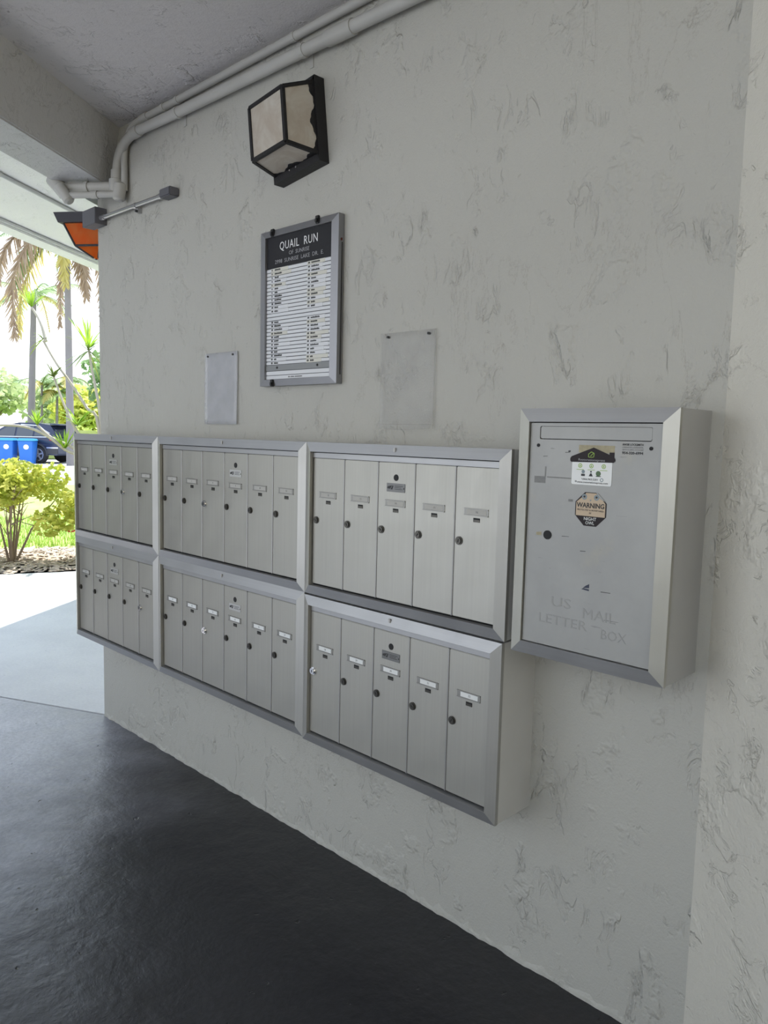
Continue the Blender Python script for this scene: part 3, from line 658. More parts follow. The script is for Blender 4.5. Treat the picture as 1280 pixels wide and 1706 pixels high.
for r in range(nrow):
    zr = zA-(r+1)*rp
    st = link('name_strip', strip_me, db, (0, 0, zr))
    if nums_l[r] is None: continue
    for side, num in ((0, nums_l[r]), (1, nums_r[r])):
        xs = ix0+(0.030 if side == 0 else 0.232)
        if rng.random() < 0.55 or side == 1:                          # a separate inserted slip
            w = rng.uniform(0.07, 0.11)
            MB().box(xs-0.006, xs+w, -0.0226, -0.0221, 0.0, rp-0.0008).build('name_slip', M['strip_old'] if rng.random() < 0.5 else M['strip'], st)
        tb = MB(); x = xs+0.016
        for k in range(rng.randint(3, 9)):                            # illegible print
            w = rng.uniform(0.0030, 0.0046); h = rng.uniform(0.0045, 0.0062)
            tb.box(x, x+w, -0.0230, -0.0226, rp*0.30, rp*0.30+h); x += w+0.0011
        for k in range(len(num)): tb.box(xs-0.001+k*0.0052, xs+0.0028+k*0.0052, -0.0230, -0.0226, rp*0.30, rp*0.30+0.006)
        tb.build('printed_name', M['ink'], st)
gb = MB().box(ix0, ix1, -0.0235, -0.0195, iz0+0.031, zB-0.001).build('grey_bar', M['greybar'], db)
for xx in (ix0+0.066, ix0+0.287):
    MB().plate(disc(0.0042, 12), 0, -0.002).build('bar_screw', M['ink'], gb, (xx, -0.0235, iz0+0.0415), smooth=True)
for k, (a, b_) in enumerate(((0.016, 0.029), (0.0015, 0.0135))):
    st = MB().box(ix0, ix1, -0.0222, -0.0195, iz0+a, iz0+b_).build('blank_strip', M['strip'], db)
tb = MB(); x = ix0+0.128
for k in range(20):
    w = rng.uniform(0.002, 0.0034); tb.box(x, x+w, -0.0228, -0.0222, iz0+0.0055, iz0+0.0095); x += w+0.0009+(0.003 if k in (2, 8) else 0)
tb.build('printed_line', M['greyink'], st)
for cxp, czp in ((0.074, DHt-0.010), (0.318, DHt-0.006), (0.079, 0.010)):
    c = MB().box(-0.0085, 0.0085, -0.036, -0.026, -0.013, 0.013); c.box(-0.006, 0.006, -0.040, -0.036, -0.010, 0.004)
    c.build('retaining_clip', M['clip'], db, (cxp, 0, czp), bevel=0.002)
MB().plate([(-0.004,-0.004),(0.004,-0.004),(0.004,0.004),(-0.004,0.004)], 0, -0.003).build('hinge_screw', M['rust'], db, (DWd+0.001, -0.014, DHt-0.082))
MB().box(DWd, DWd+0.0015, -0.013, -0.009, 0.03, DHt-0.09).build('hinge_slot', M['ink'], db)

# ------------------------------------------------------------------ clear plastic sheets
def sheet(x0, x1, z0, z1, m, label, curl):
    w, h = x1-x0, z1-z0
    t = empty('plastic_sleeve', (x0, -0.004, z1), label, 'sleeve')
    v = []; f = []; nx, nz = 10, 14
    for j in range(nz+1):
        for i in range(nx+1):
            u_, w_ = i/nx, j/nz
            y = -0.003 - 0.004*math.sin(PI*u_)*w_ - 0.003*math.sin(5*u_+3*w_)*w_ - (curl*max(0, (w_-0.86)/0.14)**1.5)
            v.append((u_*w, y, -h*w_ - (0.006*math.sin(PI*u_)*w_ if curl else 0)))
    n_ = len(v); v += [(a, b+0.0012, c) for a, b, c in v]
    for j in range(nz):
        for i in range(nx):
            a = j*(nx+1)+i; q = (a, a+nx+1, a+nx+2, a+1); f.append(q); f.append(tuple(n_+k for k in reversed(q)))
    rim = [i for i in range(nx+1)]+[j*(nx+1)+nx for j in range(1, nz+1)]+[nz*(nx+1)+i for i in range(nx-1, -1, -1)]+[j*(nx+1) for j in range(nz-1, 0, -1)]
    for k in range(len(rim)): a, b = rim[k], rim[(k+1)%len(rim)]; f.append((a, b, n_+b, n_+a))
    o = raw('plastic_sheet', v, f, m, t); o.data.shade_smooth()
    e = MB()
    for a, b in (((0, -0.006, 0), (0, -0.006, -h)), ((w, -0.006, 0), (w, -0.006, -h)), ((0, -0.006-curl*.4, -h+0.012), (w, -0.006-curl*.4, -h+0.012))): e.tube([a, b], 0.0009, 6)
    e.build('folded_edge', m, t)
    for sx in (0.028 if curl else 0.022, w-0.028):
        MB().plate(disc(0.0038, 10), 0.003, -0.008).build('screw', M['ink'], t, (sx, 0, -0.012), smooth=True)
    return t
sheet(0.901, 1.125, 1.502, 1.784, M['sleeveL'], 'cloudy plastic sleeve screwed to the wall left of the directory', 0.0)
sheet(1.907, 2.130, 1.497, 1.790, M['sleeveR'], 'clear dirty plastic sleeve with a curled bottom, right of the directory', 0.016)

# ------------------------------------------------------------------ wall lantern
ln = empty('wall_lantern', (1.497, 0, 2.490), 'black framed wall lantern with milky glass, hanging crooked above the directory', 'lantern', rot=(0, math.radians(-7), 0))
bx, bz0, bz1, yb = 0.112, -0.112, 0.122, -0.042
fx, fz0, fz1, yf = 0.088, -0.098, 0.077, -0.152
bp_ = MB().box(-0.122, 0.122, -0.030, 0.0, -0.140, 0.140)
rimL = []
for k in range(25):                                    # scalloped front rim around the glass
    t = k/24; rimL.append((bx-0.003 + 0.008*math.cos(t*2*PI*2.5), bz0+(bz1-bz0)*t))
for s in (-1, 1):
    poly = [(s*0.122, -0.140), (s*0.122, 0.140)] + [(s*(x-0.004), z) for x, z in reversed(rimL)]
    if s < 0: poly = poly
    bp_.plate(poly, -0.029, yb)
rb = [( -0.118+0.236*k/20, bz0+0.004+0.007*math.cos(k/20*2*PI*2.5)) for k in range(21)]
bp_.plate([(0.122, -0.140), (-0.122, -0.140)][::-1] + rb[::-1], -0.029, yb)
bp_.plate([(-0.122, 0.140), (-0.118, bz1), (0.118, bz1), (0.122, 0.140)], -0.029, yb)
bp_.build('back_plate', M['lblack'], ln)
Bk = [Vector((-bx, yb+0.006, bz0)), Vector((bx, yb+0.006, bz0)), Vector((bx, yb+0.006, bz1)), Vector((-bx, yb+0.006, bz1))]
Fr = [Vector((-fx, yf, fz0)), Vector((fx, yf, fz0)), Vector((fx, yf, fz1)), Vector((-fx, yf, fz1))]
def bar(a, b, r=0.0065):
    return MB().tube([a, b], r*1.414*0.9, 4).build('cage_bar', M['lblack'], ln)
for k in range(4):
    bar(Fr[k], Fr[(k+1)%4]); bar(Bk[k], Fr[k])
def pane(a, b, c, d):
    nrm = (b-a).cross(c-a).normalized()*0.0015
    MB().hexa([p-nrm for p in (a, b, c, d)], [p+nrm for p in (a, b, c, d)]).build('glass_pane', M['milk'], ln)
pane(*Fr); pane(Bk[1], Fr[1], Fr[2], Bk[2]); pane(Fr[0], Bk[0], Bk[3], Fr[3]); pane(Bk[0], Bk[1], Fr[1], Fr[0]); pane(Fr[3], Fr[2], Bk[2], Bk[3])
def scallop(b0_, b1_, f0_, f1_, n_=24):                  # wavy metal lip lying on a pane along the back plate
    nrm = (f0_-b0_).cross(b1_-b0_).normalized()
    mid_ = (b0_+b1_+f0_+f1_)/4 - Vector((0, -0.09, 0))
    if nrm.dot(mid_) < 0: nrm = -nrm
    m_ = MB()
    for k in range(n_):
        q = []
        for t in (k/n_, (k+1)/n_):
            bq_, fq_ = b0_.lerp(b1_, t), f0_.lerp(f1_, t); w_ = 0.13+0.075*math.cos(2*PI*2.0*t+0.6)+0.02*math.cos(2*PI*7*t)
            q.append((bq_, bq_.lerp(fq_, w_)))
        a = [q[0][0], q[0][1], q[1][1], q[1][0]]
        m_.hexa([p+nrm*0.0005 for p in a], [p+nrm*0.0040 for p in a])
    m_.build('scalloped_lip', M['lblack'], ln)
scallop(Bk[1], Bk[2], Fr[1], Fr[2]); scallop(Bk[0], Bk[3], Fr[0], Fr[3]); scallop(Bk[0], Bk[1], Fr[0], Fr[1]); scallop(Bk[3], Bk[2], Fr[3], Fr[2])
for sx in (-0.03, 0.005): MB().tube([(sx, -0.040, bz0-0.010), (sx, -0.047, bz0-0.010)], 0.003, 8).build('thumb_screw', M['chrome'], ln)

# ------------------------------------------------------------------ amber lantern on the outer face
al = empty('porch_lantern', (A[0]+E2.x*0.19+N2.x*0.001, E2.y*0.19+N2.y*0.001, 2.385), 'amber glass lantern with a dark cap, half hidden behind the wall end', 'lantern', rot=(0, 0, math.atan2(N2.y, N2.x)))
MB().box(0, 0.02, -0.06, 0.06, -0.03, 0.105).build('back_plate', M['oldcap'], al)
MB().hexa([(0.015,-0.12,0.105),(0.255,-0.12,0.105),(0.255,0.12,0.105),(0.015,0.12,0.105)], [(0.0,-0.135,0.150),(0.270,-0.135,0.150),(0.270,0.135,0.150),(0.0,0.135,0.150)]).build('lantern_cap', M['oldcap'], al)
T = [Vector((0.04,-0.10,0.104)), Vector((0.235,-0.10,0.104)), Vector((0.235,0.10,0.104)), Vector((0.04,0.10,0.104))]
Bm = [Vector((0.06,-0.065,0.005)), Vector((0.195,-0.065,0.005)), Vector((0.195,0.065,0.005)), Vector((0.06,0.065,0.005))]
Tip = [Vector((0.10,-0.012,-0.045)), Vector((0.125,-0.012,-0.045)), Vector((0.125,0.012,-0.045)), Vector((0.10,0.012,-0.045))]
for P_, Q_ in ((T, Bm), (Bm, Tip)):
    for k in range(4):
        a, b, c, d = P_[k], P_[(k+1)%4], Q_[(k+1)%4], Q_[k]
        nrm = (b-a).cross(c-a).normalized()*0.0015
        MB().hexa([p-nrm for p in (a, b, c, d)], [p+nrm for p in (a, b, c, d)]).build('amber_pane', M['amber'], al)
        MB().tube([a, d], 0.006, 6).build('lantern_bar', M['oldcap'], al)
for k in range(4): MB().tube([Bm[k], Bm[(k+1)%4]], 0.006, 6).build('lantern_bar', M['oldcap'], al)
MB().box(-0.01, 0.02, -0.02, 0.02, -0.02, 0.02).build('wall_bracket', M['oldcap'], al, (0.02, 0, 0.0))

# ------------------------------------------------------------------ conduits on the wall
def conduit(name, pts, r, label, couplings, straps, ydown):
    t = empty(name, pts[0], label, 'pipe'); o_ = Vector(pts[0])
    P_ = [Vector(p)-o_ for p in pts]
    MB().tube(P_, r, 14).build('pipe', M['pipe'], t, smooth=True)
    for a, b in couplings: MB().tube([Vector(a)-o_, Vector(b)-o_], r*1.22, 14).build('coupling', M['pipe'], t, smooth=True)
    for x, z in straps:
        c = MB().tube([Vector((x-0.009, ydown, z))-o_, Vector((x+0.009, ydown, z))-o_], r*1.14, 14); c.box(x-0.009-o_.x, x+0.009-o_.x, -0.003-o_.y, -0.0005-o_.y, z-r*2.1-o_.z, z-o_.z)
        c.build('strap', M['pipe'], t)
    return t
yB, yS = -0.036, -0.022
N3 = Vector((N2.x, N2.y, 0))
def fitting(t, p, q, r, o_):                            # access fitting body: long rounded box with a cover
    p, q = Vector(p)-Vector(o_), Vector(q)-Vector(o_)
    MB().tube([p, p.lerp(q, 0.1), p.lerp(q, 0.9), q], [r*0.8, r*1.25, r*1.25, r*0.8], 10).build('access_fitting', M['pipe'], t, smooth=True)
bigpts = [(2.95, yB, 2.713), (0.77, yB, 2.751), (0.45, yB, 2.762)] + arc((0.43, yB, 2.763), (0.235, yB, 2.768), (0.216, yB, 2.635), 10) + [(0.213, yB, 2.575)]
t = conduit('conduit_pipe', bigpts, 0.0205, 'thick painted conduit bending down the wall beside the beam', [((0.43, yB, 2.763), (0.37, yB, 2.762)), ((0.216, yB, 2.640), (0.2145, yB, 2.600)), ((1.66, yB, 2.7355), (1.78, yB, 2.7335))], [(0.745, 2.7515), (1.54, 2.7375)], yB)
b0 = Vector((0.211, yB, 2.572)); o_ = Vector(bigpts[0])
fitting(t, b0+Vector((0, 0, 0.035)), b0-Vector((0, 0, 0.050)), 0.026, o_)
b1 = b0 + N3*0.25
MB().tube([b0-o_, b1-o_], 0.0205, 14).build('branch_pipe', M['pipe'], t, smooth=True)
MB().tube([b0+N3*0.135-o_, b0+N3*0.15-o_], 0.0255, 14).build('coupling', M['pipe'], t, smooth=True)
fitting(t, b1+Vector((0, 0, -0.035))-N3*0.005, b1+Vector((0, 0, 0.05))+N3*0.075, 0.026, o_)
smpts = [(2.95, yS, 2.806), (0.42, yS, 2.812)] + arc((0.40, yS, 2.812), (0.268, yS, 2.815), (0.262, yS, 2.68), 10) + [(0.262, yS, 2.545)]
t = conduit('conduit_pipe', smpts, 0.0145, 'thin painted conduit tucked into the ceiling corner above the thick one', [((0.48, yS, 2.812), (0.42, yS, 2.812)), ((0.62, yS, 2.811), (0.60, yS, 2.811))], [(1.47, 2.809), (0.72, 2.811)], yS)
o_ = Vector(smpts[0]); c0 = Vector((0.250, yS-0.024, 2.528))
fitting(t, c0+Vector((0.006, 0.010, 0.05)), c0-Vector((0, 0, 0.03)), 0.022, o_)
c1 = c0 + N3*0.235
MB().tube([c0-o_, c1-o_], 0.0145, 12).build('branch_pipe', M['pipe'], t, smooth=True)
MB().tube([c0+N3*0.10-o_, c0+N3*0.13-o_], 0.0185, 12).build('coupling', M['pipe'], t, smooth=True)
fitting(t, c1-Vector((0, 0, 0.03)), c1+Vector((0, 0, 0.05))+N3*0.06, 0.021, o_)
# short metal conduit with two boxes
sb = empty('sensor_conduit', (0.04, 0, 2.46), 'short metal conduit joining two grey boxes near the wall end', 'conduit')
MB().box(-0.131, 0.004, -0.060, 0.0, -0.026, 0.050).build('junction_box', M['jbox'], sb, bevel=0.002)
MB().box(0.571, 0.655, -0.047, 0.0, -0.020, 0.016).build('junction_box', M['jbox'], sb, bevel=0.004)
MB().tube([(0.003, -0.030, 0.002), (0.572, -0.028, -0.004)], 0.0095, 12).build('metal_tube', M['emt'], sb, smooth=True)
MB().tube([(0.005, -0.030, 0.002), (0.040, -0.030, 0.001)], 0.0125, 12).build('connector', M['emt'], sb, smooth=True)
MB().tube([(0.545, -0.028, -0.004), (0.572, -0.028, -0.004)], 0.0125, 12).build('connector', M['emt'], sb, smooth=True)
st = MB().tube([(0.325, -0.028, -0.002), (0.341, -0.028, -0.002)], 0.0125, 12); st.box(0.325, 0.341, -0.020, 0.0, -0.030, -0.010)
st.build('strap', M['emt'], sb); MB().tube([(0.335, -0.020, -0.024), (0.335, -0.030, -0.024)], 0.0055, 8).build('strap_screw', M['ink'], sb)
# conduits on the soffit
for nn, lab, cps in ((0.822, 'thin conduit running along the white soffit beside the beam', (0.35, 1.9)), (1.415, 'thin conduit along the outer edge of the white soffit', (0.55, 1.1))):
    p0, p1 = en(-6, nn, CEIL-0.012), en(7, nn, CEIL-0.012)
    t = empty('soffit_conduit', p0, lab, 'pipe')
    MB().tube([Vector((0,0,0)), p1-p0], 0.0115, 10).build('pipe', M['soffpipe'], t, smooth=True)
    for e in cps: MB().tube([en(e, nn, CEIL-0.012)-p0, en(e+0.05, nn, CEIL-0.012)-p0], 0.0155, 10).build('coupling', M['soffpipe'], t, smooth=True)

# ------------------------------------------------------------------ planting
def leaf_cloud(name, m, parent, blobs, count, size, seed, flat=0.35):
    rg = random.Random(seed); v = []; f = []
    tot = sum(b[3]*b[4]*b[5] for b in blobs)
    for (cx, cy, cz, rx, ry, rz) in blobs:
        for _ in range(max(8, int(count*rx*ry*rz/tot))):
            while True:
                p = Vector((rg.uniform(-1,1), rg.uniform(-1,1), rg.uniform(-1,1)))
                if p.length < 1 and (p.length > 0.45 or rg.random() < 0.35): break
            c = Vector((cx+p.x*rx, cy+p.y*ry, cz+p.z*rz))
            d = Vector((rg.gauss(0,1), rg.gauss(0,1), rg.gauss(0.2,0.6))).normalized(); s = d.orthogonal().normalized()
            s = (Matrix.Rotation(rg.uniform(0, 2*PI), 3, d) @ s)
            L = size*rg.uniform(0.6, 1.25); wv = s*L*flat; b = len(v)
            v += [tuple(c-d*L/2), tuple(c+wv+d.cross(s)*L*0.06), tuple(c+d*L/2), tuple(c-wv+d.cross(s)*L*0.06)]
            f += [(b, b+1, b+2), (b, b+2, b+3)]
    o = raw(name, v, f, m, parent); o['kind'] = 'stuff'; return o
# mulch chips and lawn blades
rg = random.Random(5); v = []; f = []
for _ in range(4200):
    p = sA.lerp(sB, rg.uniform(0.28, 0.80)) + out*(rg.uniform(0.02, 1.72)); a = rg.uniform(0, 2*PI); L, w_ = rg.uniform(0.02, 0.07), rg.uniform(0.006, 0.018)
    d = Vector((math.cos(a), math.sin(a), rg.uniform(-0.25, 0.35)))*L; s = Vector((-math.sin(a), math.cos(a), rg.uniform(-.3, .3)))*w_; p.z = rg.uniform(-0.004, 0.018); b = len(v)
    v += [tuple(p-d-s), tuple(p+d-s), tuple(p+d+s), tuple(p-d+s), tuple(p+Vector((0,0,0.008)))]; f += [(b,b+1,b+4),(b+1,b+2,b+4),(b+2,b+3,b+4),(b+3,b,b+4)]
o = raw('mulch_chips', v, f, M['chip']); tag(o, 'pale wood chip mulch under the shrubs', 'mulch', kind='stuff')
v = []; f = []
for _ in range(14000):
    p = sA.lerp(sB, rg.uniform(0.1, 1.0)) + out*(1.72+3.6*rg.random()**1.3); a = rg.uniform(0, 2*PI); h = rg.uniform(0.03, 0.09); b = len(v); w_ = 0.006
    v += [(p.x-w_*math.cos(a), p.y-w_*math.sin(a), -0.014), (p.x+w_*math.cos(a), p.y+w_*math.sin(a), -0.014), (p.x+rg.uniform(-.03,.03), p.y+rg.uniform(-.03,.03), h)]; f.append((b, b+1, b+2))
o = raw('lawn_grass', v, f, M['blade']); tag(o, 'short bright grass of the lawn behind the shrubs', 'grass', kind='stuff')
def shrub(loc, r, h, seed, label, flowers=0):
    t = empty('garden_shrub', loc, label, 'shrub', 'shrubs along the walkway'); rg = random.Random(seed)
    for k in range(9):
        a = rg.uniform(0, 2*PI); sp = rg.uniform(0.25, 0.95)*r; top = Vector((math.cos(a)*sp, math.sin(a)*sp, h*rg.uniform(0.55, 0.9)))
        mid = Vector((top.x*0.35+rg.uniform(-.05,.05), top.y*0.35+rg.uniform(-.05,.05), top.z*0.45))
        m_ = MB().tube([Vector((math.cos(a)*0.03, math.sin(a)*0.03, -0.02)), mid, top], [0.016, 0.010, 0.004], 6)
        for q in range(3):
            s = mid.lerp(top, rg.uniform(0.0, 0.7)); m_.tube([s, s+Vector((rg.uniform(-.22,.22), rg.uniform(-.22,.22), rg.uniform(.05,.28)))], [0.006, 0.002], 5)
        m_.build('stem', M['twig'], t, smooth=True)
    bl = []
    for k in range(16):
        a = 2*PI*k/16+rg.uniform(-.3,.3); q = rg.uniform(0.3, 0.85)*r; zz = h*rg.uniform(0.40, 0.86)
        bl.append((math.cos(a)*q, math.sin(a)*q, zz, r*0.34, r*0.34, h*0.14))
    bl += [(0, 0, h*0.86, r*0.6, r*0.6, h*0.13)]
    leaf_cloud('foliage', M['shrub'], t, bl, 3600, 0.075, seed, 0.34)
    for k in range(flowers):
        a = rg.uniform(2.2, 5.5); p = Vector((math.cos(a)*r*0.9, math.sin(a)*r*0.9, h*rg.uniform(0.25, 0.6)))
        m_ = MB()
        for q in range(5):
            b = 2*PI*q/5; dd = Vector((math.cos(b), math.sin(b), 0.5))*0.035
            m_.add([p, p+dd+Vector((0,0,.012)), p+dd*1.3, p+dd-Vector((0,0,.012))], [(0,1,2),(0,2,3)])
        m_.build('red_flower', M['flower'], t)
    return t
shrub((-4.95, 1.30, 0), 0.62, 1.13, 11, 'yellow-green shrub in the mulch bed beside the mailboxes', 3)
shrub((-4.55, 2.25, 0), 0.60, 1.08, 12, 'yellow-green shrub partly hidden behind the far left mailboxes', 2)
shrub((-5.25, 0.25, 0), 0.60, 1.12, 13, 'yellow-green shrub at the left edge of the mulch bed', 2)
# dracaena: canes with strap leaf tufts
def strap_tuft(n_, L, spread, seed, droop=0.25, w_=0.014):
    rg = random.Random(seed); v = []; f = []
    for k in range(n_):
        a = rg.uniform(0, 2*PI); el = rg.uniform(0.15, 1.0)**0.6*spread; l_ = L*rg.uniform(0.65, 1.05)
        d = Vector((math.sin(el)*math.cos(a), math.sin(el)*math.sin(a), math.cos(el))); s = Vector((-math.sin(a), math.cos(a), 0)); b = len(v)
        for j in range(5):
            u_ = j/4; p = d*l_*u_ + Vector((d.x, d.y, 0))*droop*l_*u_*u_ - Vector((0, 0, droop*l_*u_*u_*math.sin(el)*1.3)); ww = w_*(1-u_**2.2)*(0.6+0.8*u_) + 0.001
            v += [tuple(p-s*ww), tuple(p+s*ww)]
        for j in range(4): f.append((b+2*j, b+2*j+1, b+2*j+3, b+2*j+2))
    return v, f
dr = empty('dracaena_plant', (-4.60, 2.18, 0), 'leggy dracaena with pale leaning canes and green strap leaf tufts beyond the shrubs', 'plant')
dro = Vector((-4.60, 2.18, 0))
canes = [[(-4.62,2.20,0),(-4.64,2.15,1.46),(-4.75,2.07,1.69),(-4.90,1.96,1.96),(-5.04,1.86,2.18),(-5.17,1.77,2.43)],
         [(-4.60,2.14,0),(-4.70,2.04,1.02),(-4.89,1.87,1.23),(-5.06,1.72,1.39),(-5.24,1.57,1.47),(-5.43,1.38,1.48),(-5.62,1.20,1.44)],
         [(-4.59,2.16,0),(-4.72,2.04,1.08),(-5.01,1.77,1.36),(-5.13,1.67,1.49)],
         [(-4.60,2.22,0),(-4.63,2.17,1.50),(-4.70,2.15,1.90),(-4.76,2.13,2.16),(-4.80,2.12,2.36)],
         [(-4.61,2.18,0),(-4.66,2.10,1.15),(-4.80,1.98,1.42),(-4.92,1.90,1.69),(-5.05,1.83,2.03)],
         [(-5.15,1.79,2.42),(-5.19,1.77,2.58),(-5.24,1.74,2.70),(-5.30,1.70,2.80)]]
for c in canes:
    P_ = [Vector(p)-dro for p in c]; q = []
    for i in range(len(P_)-1):
        p0, p1, p2, p3 = P_[max(i-1,0)], P_[i], P_[i+1], P_[min(i+2,len(P_)-1)]
        for k in range(4):
            t_ = k/4; q.append(0.5*((2*p1)+(p2-p0)*t_+(2*p0-5*p1+4*p2-p3)*t_*t_+(3*p1-p0-3*p2+p3)*t_**3))
    q.append(P_[-1])
    MB().tube(q, [0.020-0.009*i/len(q) for i in range(len(q))], 7).build('cane', M['cane'], dr, smooth=True)
for k, (p, n_, L, sp, dp, mt) in enumerate((((-4.80,2.12,2.36), 30, 0.42, 1.15, 0.15, 'tuft'), ((-5.30,1.70,2.80), 20, 0.26, 0.8, 0.1, 'tuft'), ((-5.05,1.83,2.03), 24, 0.22, 1.3, 0.3, 'tuft_dark'),
        ((-5.13,1.67,1.49), 26, 0.20, 0.7, 0.15, 'tuft'), ((-4.89,1.87,1.23), 26, 0.26, 0.75, 0.1, 'tuft'), ((-4.80,2.12,2.33), 22, 0.40, 2.2, 0.35, 'tuft_dark'), ((-5.17,1.77,2.45), 9, 0.20, 1.9, 0.5, 'tuft_dark'), ((-4.80,1.98,1.50), 22, 0.34, 1.1, 0.3, 'tuft'))):
    v, f = strap_tuft(n_, L, sp, 40+k, dp, 0.011); raw('leaf_tuft', v, f, M[mt], dr, Vector(p)-dro)
# palms
def frond(L, droop, m, seed, nl=34, ll=0.55, hang=0.6):
    rg = random.Random(seed); mb_ = MB(); pts = []
    for i in range(nl+1):
        u_ = i/nl; pts.append(Vector((L*u_*(1-0.25*droop*u_), 0, L*(0.35*u_ - droop*u_*u_))))
    mb_.tube(pts[::3]+[pts[-1]] if nl%3 else pts[::3], 0.025, 4)
    v, f = mb_.v, [tuple(q) for q in mb_.f]
    for i in range(2, nl+1):
        for s in (-1, 1):
            t_ = (pts[i]-pts[i-1]).normalized(); l_ = ll*math.sin(PI*(0.12+0.85*i/nl))*rg.uniform(0.8, 1.1)
            d = (t_*0.5 + Vector((0, s*0.8, 0)) + Vector((0, 0, -hang*rg.uniform(0.6, 1.3)))).normalized()*l_; b = len(v); w_ = t_*0.028
            v += [tuple(pts[i]-w_), tuple(pts[i]+w_), tuple(pts[i]+d*0.6+w_*0.8), tuple(pts[i]+d), tuple(pts[i]+d*0.6-w_*0.8)]; f.append((b, b+1, b+2, b+3, b+4))
    me = bpy.data.meshes.new('frond'); me.from_pydata(v, [], f); me.materials.append(m); return me
def palm(base, top, r, label, greens, L, dead, seed, trunk_m='palmtrunk'):
    t = empty('palm_tree', base, label, 'palm', 'palm trees beyond the lawn'); rg = random.Random(seed); o_ = Vector(base); hh = Vector(top)-o_
    MB().tube([Vector((0,0,-0.1)), hh*0.3, hh*0.7, hh], [r*1.25, r*1.02, r*0.9, r*0.75], 10).build('trunk', M[trunk_m], t, smooth=True)
    gm = [frond(L, d, M[m], seed*7+i) for i, (d, m) in enumerate(((0.45, 'frond'), (0.75, 'frond'), (1.0, 'frond_gold')))]
    dm = [frond(L*0.85, 2.2, M['frond_dead'], seed*7+5, hang=1.2), frond(L*0.8, 2.8, M['frond_dead'], seed*7+6, hang=1.5)]
    for k in range(greens):
        a = 2*PI*k/greens+rg.uniform(-.2,.2); q = link('frond', gm[k%3], t, hh, (0, -rg.uniform(-0.2, 0.5), a))
    for k, a in enumerate(dead):
        q = link('frond', dm[k%2], t, hh-Vector((0,0,0.15)), (0, rg.uniform(0.35, 0.7), a)); q['label'] = 'brown dead frond'
    return t
palm((-33.67,12.44,0), (-34.05,12.90,7.6), 0.16, 'slim tall palm behind the parked car, left of the other slim palm', 14, 2.6, [], 3)
pb = palm((-26.32,11.19,0), (-26.95,11.45,9.3), 0.14, 'tall palm nearest the wall end, trailing long dead brown fronds', 9, 3.0, [], 4)
SIDE = Vector((0.715, 0.699, 0))
def hanging(path, m, ll, seed, nl=60, label=None):
    rg = random.Random(seed); P_ = [SIDE*a + Vector((-0.69, 0.71, 0))*c + Vector((0, 0, b)) for a, b, c in path]; q = []
    for i in range(len(P_)-1):
        p0, p1, p2, p3 = P_[max(i-1,0)], P_[i], P_[i+1], P_[min(i+2,len(P_)-1)]
        for k in range(8):
            t_ = k/8; q.append(0.5*((2*p1)+(p2-p0)*t_+(2*p0-5*p1+4*p2-p3)*t_*t_+(3*p1-p0-3*p2+p3)*t_**3))
    q.append(P_[-1]); mb_ = MB().tube(q, [0.05-0.04*i/len(q) for i in range(len(q))], 5); v, f = mb_.v, list(mb_.f)
    for k in range(nl):
        u_ = (k+0.5)/nl*(len(q)-1); i = int(u_); p = q[i].lerp(q[i+1], u_-i); t_ = (q[i+1]-q[i]).normalized()
        for s in (-1, 1):
            l_ = ll*(0.45+0.55*math.sin(PI*min(1, 0.1+k/nl)))*rg.uniform(0.75, 1.15)
            d = (t_*0.75 + SIDE*s*rg.uniform(0.35, 0.75) + Vector((-0.69, 0.71, 0))*rg.uniform(-.5, .5) + Vector((0, 0, -0.45))).normalized()*l_; w_ = t_.orthogonal().normalized()*0.0+SIDE*0.03; b = len(v)
            v += [tuple(p-w_), tuple(p+w_), tuple(p+d*0.6+w_), tuple(p+d), tuple(p+d*0.6-w_)]; f.append((b, b+1, b+2, b+3, b+4))
    o = raw('frond', v, f, m, pb, Vector((-0.63, 0.26, 9.3)))
    if label: o['label'] = label
hanging([(0,0,0),(-1.2,-0.55,-.3),(-1.9,-2.25,-.5),(-1.95,-4.3,-.4)], M['frond_dead'], 1.0, 71, 70, 'brown dead frond')
hanging([(0,0,0),(-0.25,-1.0,.3),(-0.40,-2.2,.3),(-0.45,-3.8,.3)], M['frond_dead'], 0.55, 72, 50, 'brown dead frond')
hanging([(0,0,0),(0.5,-0.8,-.2),(0.75,-1.7,-.3),(0.85,-2.7,-.3)], M['frond_dead'], 0.9, 73, 60, 'brown dead frond')
hanging([(0,0,0),(1.0,-0.5,.2),(1.25,-2.6,.3),(1.28,-4.3,.3)], M['frond_dead'], 0.6, 74, 60, 'brown dead frond')
hanging([(0,0,0),(-1.5,0.1,.4),(-2.6,-0.7,.5),(-3.0,-2.1,.5)], M['frond_dead'], 0.9, 75, 60, 'brown dead frond')
hanging([(0,0,0),(-1.0,-0.1,.6),(-1.9,-0.8,.7),(-2.35,-2.1,.7)], M['tuft_dark'], 0.9, 76, 60)
hanging([(0,0,0),(0.1,-0.7,-.6),(0.2,-1.6,-.8),(0.25,-2.4,-.8)], M['frond_gold'], 0.7, 77, 50)
hanging([(0,0,0),(-1.4,-0.6,.9),(-2.3,-2.4,1.1),(-2.5,-4.0,1.2)], M['frond_gold'], 0.8, 78, 50)
for (x_, y_, h_, lb_) in ((-36.6, 14.1, 3.6, 'left of three slender young palms beyond the road'), (-36.3, 14.75, 3.2, 'middle of three slender young palms beyond the road'), (-36.0, 15.3, 3.9, 'right of three slender young palms beyond the road')):
    palm((x_, y_, 0), (x_, y_+0.1, h_), 0.075, lb_, 9, 1.5, [], int(h_*10))
